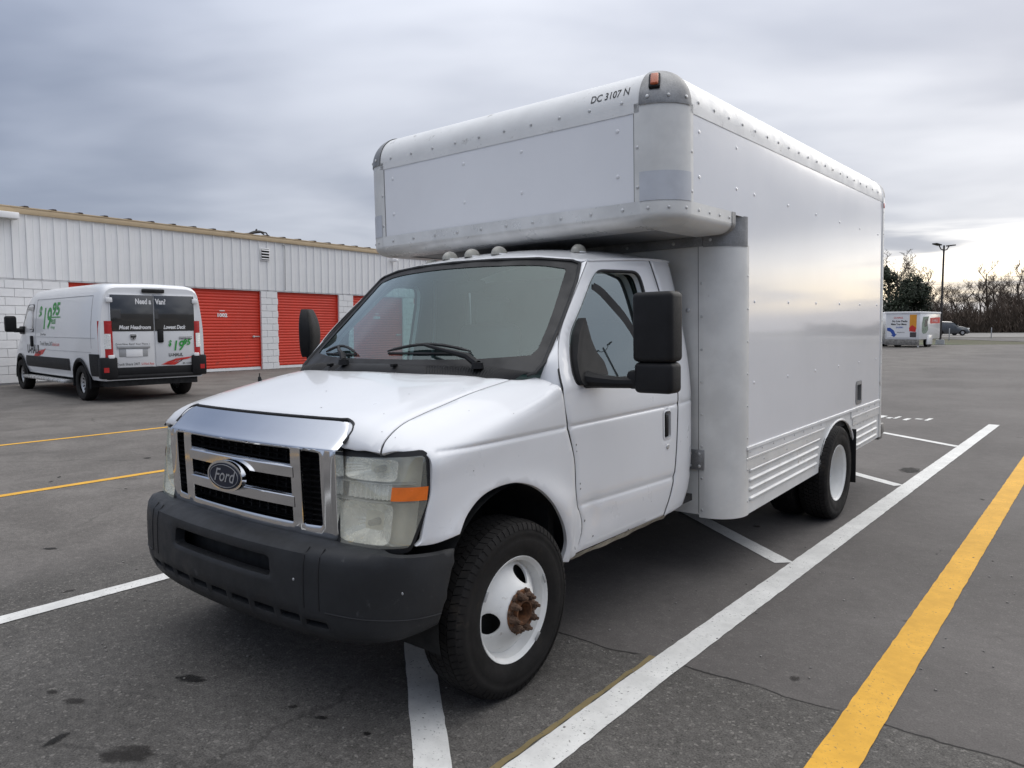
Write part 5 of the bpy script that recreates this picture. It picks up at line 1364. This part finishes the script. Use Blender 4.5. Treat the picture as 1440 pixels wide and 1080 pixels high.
# ------------------------------------------------------------------ cargo van
van = thing('cargo_van', 'white rental cargo van with green price lettering parked against the storage building', 'van', (-13.80, 5.03, 0), R(176.6))
VS = 1.075; van.scale = (VS, VS, VS)
vx = sorted(set([-1.0, -.985, -.96, -.90] + list(np.arange(-.8, 5.0, .08)) + [4.97, 5.0]))
vp_ = [(0, .94), (.08, .985), (.22, 1.0), (.42, 1.0), (.55, .992), (.70, .965), (.82, .935), (.90, .905), (.95, .865), (.98, .80), (.996, .68), (1.0, .45), (1.005, .15)]
vst = [(-1.0, 2.17, .97), (-.96, 2.215, .985), (-.8, 2.25, 1.0), (0, 2.265, 1.02), (1.5, 2.265, 1.022), (3.0, 2.25, 1.02), (3.35, 2.19, 1.015), (3.6, 2.06, 1.01), (4.0, 1.66, 1.0), (4.2, 1.42, .99), (4.45, 1.28, .96), (4.8, 1.12, .90), (4.95, .95, .84), (5.0, .8, .80)]
loft_body(vst, (0, 4.04), .42, .42, vp_, vx).build('body', M['vanpaint'], van, 30)
def vw(x, z):                                   # left side surface of the van
    t = (z-.42)/(pl([(a, c) for a, c, _ in vst], x)-.42)
    return pl([(a, c) for a, _, c in vst], x)*pl(vp_, t)
b = MB(); b.span((-.95, -.84, .30), (4.9, .84, .80)); b.build('underbody', M['dark'], van)
for x in (0, 4.04):
    for sy in (1, -1):
        wo = obj('wheel', (lambda m_: m_.mesh('wheel', 35))(MB().lathe([(.0, .03), (.05, .035), (.06, .02), (.10, .012), (.185, .035), (.20, .05), (.213, .055), (.213, -.09)], 40, 'y')), M['alu'], van)
        wo.location = (x, sy*.905, .345); wo.rotation_euler = (0, 0, 0 if sy > 0 else math.pi)
        obj('tyre', stm, M['tyre'], wo)
        for k in range(12):
            a = 2*math.pi*k/12; bb = MB(); bb.box((.145*math.cos(a), .026, .145*math.sin(a)), (.05, .02, .022), .006, Matrix.Rotation(-a, 3, 'Y')); bb.build('rim_slot', M['dark'], wo)
        # arch flare
        bb = MB()
        def flare(u, v):
            a = math.pi*(1.12*u-.06); r_ = .405+.085*v; px_, pz_ = x+r_*math.cos(a), .345+r_*math.sin(a); y_ = vw(px_, max(.5, pz_))
            return (px_, sy*(y_+.030*math.sin(math.pi*min(1, .15+.85*(1-v)))), pz_)
        bb.grid(flare, 24, 6); bb.grid(lambda u, v: (x+.405*math.cos(math.pi*(1.12*u-.06)), sy*(vw(x, .7)+.012-.30*v), .345+.405*math.sin(math.pi*(1.12*u-.06))), 24, 2); bb.build('wheel_arch', M['black'], van)
for sy in (1, -1):
    b = MB(); b.grid(lambda u, v: (.60+2.95*u, sy*(vw(.6+2.95*u, .56+.24*v)+.016*math.sin(math.pi*(.1+.8*v))), .56+.24*v), 12, 5); b.build('side_moulding', M['black'], van)
    b = MB(); b.grid(lambda u, v: (-.97+.45*u, sy*(vw(-.97+.45*u, .5+.42*v)+.012), .5+.42*v), 6, 4); b.build('rear_side_moulding', M['black'], van)
    b = MB(); b.span((.75, sy*.92, .30), (3.5, sy*1.10, .37), .02); b.build('running_board', M['alu'], van)
    # cab door glass with its black frame, mirror, handle
    wn_ = fillet([(2.86, 1.32), (3.86, 1.32), (3.93, 1.44), (3.60, 1.86), (3.45, 1.93), (2.92, 1.93)], .06)
    b = MB(); n = len(wn_); b.add([(x, sy*(vw(x, z)+.004), z) for x, z in wn_], [tuple(range(n))]); wf = b.build('door_window', M['seal'], van)
    wi = inset(wn_, .055); b = MB(); b.add([(x, sy*(vw(x, z)+.008), z) for x, z in wi], [tuple(range(len(wi)))]); b.build('window_glass', M['darkglass'], wf)
    b = MB(); b.box((3.62, sy*1.27, 1.50), (.17, .22, .36), .05, None, 3); b.tube([(3.66, sy*1.0, 1.36), (3.63, sy*1.20, 1.36)], .05, 8); b.box((3.78, sy*1.0, 1.36), (.35, .06, .18), .03); b.build('side_mirror', M['black'], van)
    b = MB(); b.box((2.98, sy*(vw(2.98, 1.12)+.02), 1.12), (.11, .05, .24), .02); b.build('door_handle', M['black'], van)
    # panel shut lines
    b = MB()
    for x0, z0, x1, z1 in ((2.74, .6, 2.74, 2.02), (2.74, 2.02, -.62, 2.02), (-.62, 2.02, -.62, 1.02), (2.70, 1.22, -.80, 1.22), (2.9, .95, -.6, .95)):
        b.tube([(x0+(x1-x0)*k/12, sy*(vw(x0+(x1-x0)*k/12, z0+(z1-z0)*k/12)+.001), z0+(z1-z0)*k/12) for k in range(13)], .0045, 4)
    b.build('panel_seam', M['greymetal'], van)
# tail
XR = -1.0
def vr(y, z, o=0.0): return (XR-.012-o, y, z)
for sy in (1, -1):
    b = MB(); b.span((XR-.022, sy*.012, .66), (XR, sy*.80, 2.05), .008); dr = b.build('rear_door', M['vanpaint'], van)
    b = MB(); b.span((XR-.030, sy*.010, 1.345), (XR-.018, sy*.785, 2.03), .008); b.build('rear_window', M['darkglass'], dr)
    b = MB()
    b.grid(lambda u, v: (XR-.030+.15*max(0, u-.25)**1.5, sy*(.765+.225*u), .84+.70*v), 8, 8); tl = b.build('tail_light', M['tail'], van)
    b = MB(); b.grid(lambda u, v: (XR-.035+.15*max(0, (.15+.7*u)-.25)**1.5, sy*(.765+.225*(.15+.7*u)), 1.02+.28*v), 6, 4); b.build('clear_lens', M['reflector'], tl)
    for z in (.86, 1.93):
        b = MB(); b.box((XR-.03, sy*.80, z), (.05, .11, .09), .015); b.build('hinge', M['vanpaint'], van)
    b = MB(); b.span((XR-.06, sy*.70, .46), (XR+.10, sy*1.0, .86), .03); b.build('bumper_end', M['black'], van)
    b = MB(); b.span((XR-.066, sy*.86, .58), (XR-.055, sy*.95, .67)); b.build('reflector', M['tail'], van)
    for y in (.62, .30):
        b = MB(); b.box((XR-.004+.02, sy*y, 2.125), (.03, .09, .03), .008); b.build('marker_light', M['tail'], van)
b = MB(); b.span((XR-.020, -.80, .50), (XR, .80, .655), .01); b.span((XR-.05, -.9, .44), (XR+.05, .9, .52), .03); b.build('rear_bumper', M['black'], van)
b = MB(); b.box((XR-.03, .0, 2.115), (.06, .42, .075), .02); b.build('high_brake_light', M['dark'], van)
b = MB(); b.span((XR-.030, .14, .86), (XR-.015, .66, 1.03), .01); b.span((XR-.05, .10, 1.02), (XR-.015, .70, 1.075), .01); ps = b.build('plate_holder', M['greymetal'], van)
b = MB(); b.span((XR-.036, .24, .86), (XR-.030, .54, 1.005), .003); b.build('number_plate', M['whiteprint'], ps)
lettering('plate_text', 'AH 40925', .075, lambda x, y: (XR-.037, .51-x, .905+y), M['ink'], ps, bold=.001, sx=.8) if False else None
b = MB(); b.span((XR-.06, -.16, 1.12), (XR-.02, -.05, 1.37), .025); b.build('door_handle', M['black'], van)
b = MB(); b.prism(fillet([(-.055, .055), (.055, .055), (.062, .01), (.03, -.055), (-.03, -.055), (-.062, .01)], .015), lambda a, c, t: (XR-.022-t, .40+a, 1.235+c), 0, .015); emo = b.build('emblem', M['chrome'], van)
b = MB()
for sg in (-1, 1): b.prism(fillet([(sg*.012, .02), (sg*.045, .03), (sg*.048, .0), (sg*.02, -.02)], .006), lambda a, c, t: (XR-.037-t, .40+a, 1.235+c), 0, .003)
b.prism([(-.012, .02), (.012, .02), (.008, -.045), (-.008, -.045)], lambda a, c, t: (XR-.037-t, .40+a, 1.235+c), 0, .003); b.build('emblem_detail', M['dark'], emo)
def rl(name, body, size, y, z, mat, **k): return lettering(name, body, size, lambda a, c: (XR-.032, y-a, z+c), mat, van, **k)
rl('window_slogan', 'Need a', .14, .34, 1.865, M['whiteprint'], bold=.005, width=.29); rl('window_slogan', 'Van?', .14, -.035, 1.865, M['whiteprint'], bold=.005, width=.20)
rl('window_slogan', 'Most Headroom', .105, .65, 1.385, M['whiteprint'], bold=.003, shear=.22, width=.58); rl('window_slogan', 'Lowest Deck', .105, -.17, 1.385, M['whiteprint'], bold=.003, shear=.22, width=.43)
rl('small_print', 'Drive Now. Rent? Your Phone »', .055, .72, 1.085, M['ink'], width=.62); rl('small_print', 'Truck Share 24/7', .070, .72, .70, M['ink'], width=.42); rl('small_print', 'U-Haul App', .065, .27, .70, M['redprint'], width=.23)
for i_, (tx, sz, y, z) in enumerate((('$', .15, -.25, 1.055), ('19', .27, -.325, .965), ('95', .15, -.535, 1.07))): rl('price', tx, sz, y, z, M['green'], bold=.006, shear=.2, width=(.065, .20, .15)[i_])
rl('brand_name', 'U-HAUL', .09, -.25, .845, M['ink'], bold=.002, width=.28); rl('van_number', 'BE 4208', .052, -.52, .685, M['ink'])
b = MB(); b.span((XR-.033, -.72, 1.215), (XR-.0325, -.46, 1.225)); b.span((XR-.033, -.72, 1.18), (XR-.0325, -.46, 1.195)); b.build('fine_print', M['ink'], van)
def swoosh(fn, name, mt):
    b = MB()
    for k in range(4):
        q = [(-.02+.10*k, -.01), (.10+.10*k, -.01), (.33+.09*k, .13), (.27+.09*k, .10-.01*k)]
        b.add([fn(x-.05*k, z-.004*k) for x, z in q], [(0, 1, 2, 3)])
    b.add([fn(x, z) for x, z in ((.05, .03), (.32, .105), (.62, .135), (.50, .085))], [(0, 1, 2, 3)]); return b.build(name, mt, van, 180)
swoosh(lambda x, z: (XR-.0325, -.12-x, .70+z), 'brand_stripes', M['redprint'])
def sl_(a, x0, c): x = x0-a; return (x, vw(x, c)+.004, c)
for tx, sz, x0, z in (('$', .36, 2.55, 1.62), ('19', .62, 2.30, 1.40), ('95', .36, 1.66, 1.68)): lettering('price', tx, sz, lambda a, c, x0=x0, z=z: sl_(a, x0, z+c), M['green'], van, bold=.012, shear=.1, width={'$': .20, '19': .52, '95': .46}[tx])
b = MB(); b.grid(lambda u, v: sl_(u*.62, 1.72, 1.62+.025*v), 4, 1); b.build('price_rule', M['green'], van)
lettering('price', 'PLUS', .13, lambda a, c: sl_(a, 1.68, 1.50+c), M['green'], van, bold=.004); lettering('small_print', 'mileage', .09, lambda a, c: sl_(a, 1.7, 1.40+c), M['green'], van)
lettering('brand_name', 'U-HAUL', .26, lambda a, c: sl_(a, 3.42, .86+c), M['ink'], van, bold=.006)
lettering('small_print', 'Truck Share 24/7', .12, lambda a, c: sl_(a, 2.45, 1.04+c), M['ink'], van); lettering('small_print', 'uhaul.com', .11, lambda a, c: sl_(a, 1.62, 1.04+c), M['redprint'], van); lettering('small_print', 'Drive Now', .08, lambda a, c: sl_(a, 2.4, 1.25+c), M['ink'], van)
swoosh(lambda x, z: sl_(x*2.0, 3.30, .64+z*2.5), 'brand_stripes', M['redprint'])

# ------------------------------------------------------------------ far trailers and car
def trailer(loc, rz, wd, ln, label, full):
    t = thing('cargo_trailer', label, 'trailer', loc, rz, 'trailers parked at the lot edge')
    h0, h1 = .50, 2.22
    b = MB(); b.span((-wd/2, 0, h0), (wd/2, ln, h1), .04); b.build('box', M['vanpaint'], t)
    b = MB(); b.span((-wd/2-.03, -.05, h1-.10), (wd/2+.03, ln, h1+.03), .03); b.build('roof', M['whiteprint'], t)
    b = MB(); b.span((-wd/2+.12, -.02, h0+.12), (wd/2-.18, 0, h1-.16)); d_ = b.build('rear_door', M['whiteprint'], t)
    b = MB(); b.span((-wd/2, -.06, .14), (wd/2, .05, .50), .02); b.build('bumper', M['dirty'], t)
    for sx in (1, -1):
        b = MB(); b.span((sx*(wd/2+.02), ln*.36, .16), (sx*(wd/2-.06), ln*.62, .76), .02); b.build('fender', M['vanpaint'], t)
        for y in (.44, .55):
            wo = obj('wheel', (lambda m_: m_.mesh('wheel', 35))(MB().lathe([(0, .05), (.1, .06), (.2, .05), (.21, -.09)], 20, 'y')), M['rim'], t); wo.location = (sx*(wd/2-.12), ln*y, .345); wo.rotation_euler = (0, 0, -sx*math.pi/2); obj('tyre', stm, M['tyre'], wo)
    b = MB(); b.tube([(-.4, ln, .45), (0, ln+1.1, .45), (.4, ln, .45)], .05, 6); b.tube([(0, ln+.9, .45), (0, ln+.9, .03)], .035, 6); b.build('tow_bar', M['lamppole'], t)
    b = MB(); b.span((wd/2-.1, -.02, 0.02), (wd/2-.02, .06, .36), .01); b.build('drop_leg', M['rim'], t)
    if full:
        f = lambda x, z: (-wd/2+.12+x, -.024, h0+.12+z)
        def poly(name, q, mt, o=0.0):
            b = MB(); b.add([(p[0], p[1]-o, p[2]) for p in [f(*c) for c in q]], [tuple(range(len(q)))]); b.build(name, mt, t, 180)
        W_ = wd-.30
        lettering('door_print', 'U-HAUL', .15, lambda a, c: f(.38+a, 1.20+c), M['redprint'], t, bold=.004)
        lettering('door_print', 'No Low Decks', .16, lambda a, c: f(.28+a, .98+c), M['ink'], t, bold=.006, sx=.9); lettering('door_print', 'Make Your Move', .16, lambda a, c: f(.22+a, .79+c), M['ink'], t, bold=.006, sx=.8); lettering('door_print', 'EASIER!', .13, lambda a, c: f(.52+a, .60+c), M['blueprint'], t, bold=.003)
        lettering('door_print', 'uhaul.com', .11, lambda a, c: f(.58+a, .30+c), M['ink'], t)
        poly('blue_arrow', [(.0, .62), (.18, .62), (.40, .45), (.50, .22), (.58, .22), (.42, .02), (.24, .16), (.32, .18), (.20, .36), (.0, .44)], M['blueprint'])
        poly('orange_panel', [(W_-.40, .55), (W_, .55), (W_, 1.44), (W_-.40, 1.44)], M['orangeprint'])
        poly('red_house', [(W_-.40, .40), (W_-.04, .36), (W_-.02, .62), (W_-.24, .80), (W_-.42, .62)], M['redprint'], .003)
        poly('dark_panel', [(W_-.36, .03), (W_, .03), (W_, .34), (W_-.36, .34)], M['suv'])
        g = lambda y, z: (wd/2+.004, y, h0+z)
        def sp_(name, q, mt, o=0.0):
            b = MB(); b.add([(p[0]+o, p[1], p[2]) for p in [g(*c) for c in q]], [tuple(range(len(q)))]); b.build(name, mt, t, 180)
        sp_('red_panel', [(ln*.48, 1.0), (ln*.97, 1.02), (ln*.97, 1.42), (ln*.48, 1.36)], M['redprint'])
        lettering('side_print', 'U-HAUL', .22, lambda a, c: (wd/2+.008, ln*.58+a, h0+1.12+c), M['whiteprint'], t, sx=1.6)
        sp_('green_figure', [(ln*.10, .45), (ln*.18, .35), (ln*.30, .38), (ln*.40, .60), (ln*.36, 1.1), (ln*.42, 1.45), (ln*.14, 1.42), (ln*.10, 1.0)], pm('grey_green_print', (.16, .22, .17), .5, vary=.6, vscale=6))
        sp_('blue_print', [(ln*.22, .75), (ln*.34, .85), (ln*.36, 1.3), (ln*.24, 1.25)], M['suv'], .002)
    return t
trailer((-7.66, 49.55, 0), -.08, 2.0, 4.6, 'white trailer with orange panel, blue arrow and red side stripe at the lot edge', True)
trailer((-10.2, 49.6, 0), -.08, 2.0, 4.4, 'plain white trailer half hidden behind the box truck tail', False)

suv = thing('parked_car', 'dark grey sport utility car passing on the road behind the light pole', 'car', (*W(at(1331, 90), 90), 0), YAW)
SX = sorted(set(list(np.arange(-2.2, 2.3, .1))+[2.28]))
cst = [(-2.2, 1.0, .78), (-2.1, 1.35, .84), (-1.8, 1.62, .88), (-1.0, 1.70, .90), (.0, 1.66, .90), (.45, 1.50, .90), (.95, 1.14, .90), (1.5, 1.06, .88), (2.0, .95, .83), (2.28, .72, .74)]
cpf = [(0, .95), (.12, 1.0), (.40, 1.0), (.58, .97), (.80, .86), (.95, .76), (1.0, .55), (1.01, .2)]
loft_body(cst, (-1.35, 1.35), .38, .26, cpf, SX).build('body', M['suv'], suv, 30)
b = MB(); b.span((-2.0, -.7, .2), (2.1, .7, .7)); b.build('underbody', M['dark'], suv)
for x in (-1.35, 1.35):
    for sy in (1, -1):
        wo = obj('wheel', (lambda m_: m_.mesh('wheel', 35))(MB().lathe([(0, .05), (.1, .06), (.2, .05), (.21, -.09)], 20, 'y')), M['greymetal'], suv); wo.location = (x, sy*.80, .345); wo.rotation_euler = (0, 0, 0 if sy > 0 else math.pi); obj('tyre', stm, M['tyre'], wo)
for sy in (1, -1):
    q = [(-1.7, 1.12), (.75, 1.12), (.42, 1.42), (.1, 1.56), (-1.3, 1.56), (-1.75, 1.3)]
    def cw_(x, z): t = (z-.26)/(pl([(a, c) for a, c, _ in cst], x)-.26); return pl([(a, c) for a, _, c in cst], x)*pl(cpf, t)
    b = MB(); b.add([(x, sy*(cw_(x, z)+.012), z) for x, z in q], [tuple(range(len(q)))]); b.build('side_window', M['darkglass'], suv, 180)
    b = MB(); b.box((2.12, sy*.60, .82), (.26, .30, .14), .04); b.build('headlight', M['reflector'], suv)
    b = MB(); b.box((.62, sy*1.0, 1.14), (.12, .18, .13), .03); b.build('side_mirror', M['suv'], suv)
b = MB(); b.add([(.44, -.70, 1.50), (.92, -.78, 1.17), (.92, .78, 1.17), (.44, .70, 1.50)], [(0, 1, 2, 3)]); b.v = [(x+.03, y, z+.03) for x, y, z in b.v]; b.build('windscreen', M['darkglass'], suv, 180)

# small marks on the asphalt in front of the truck
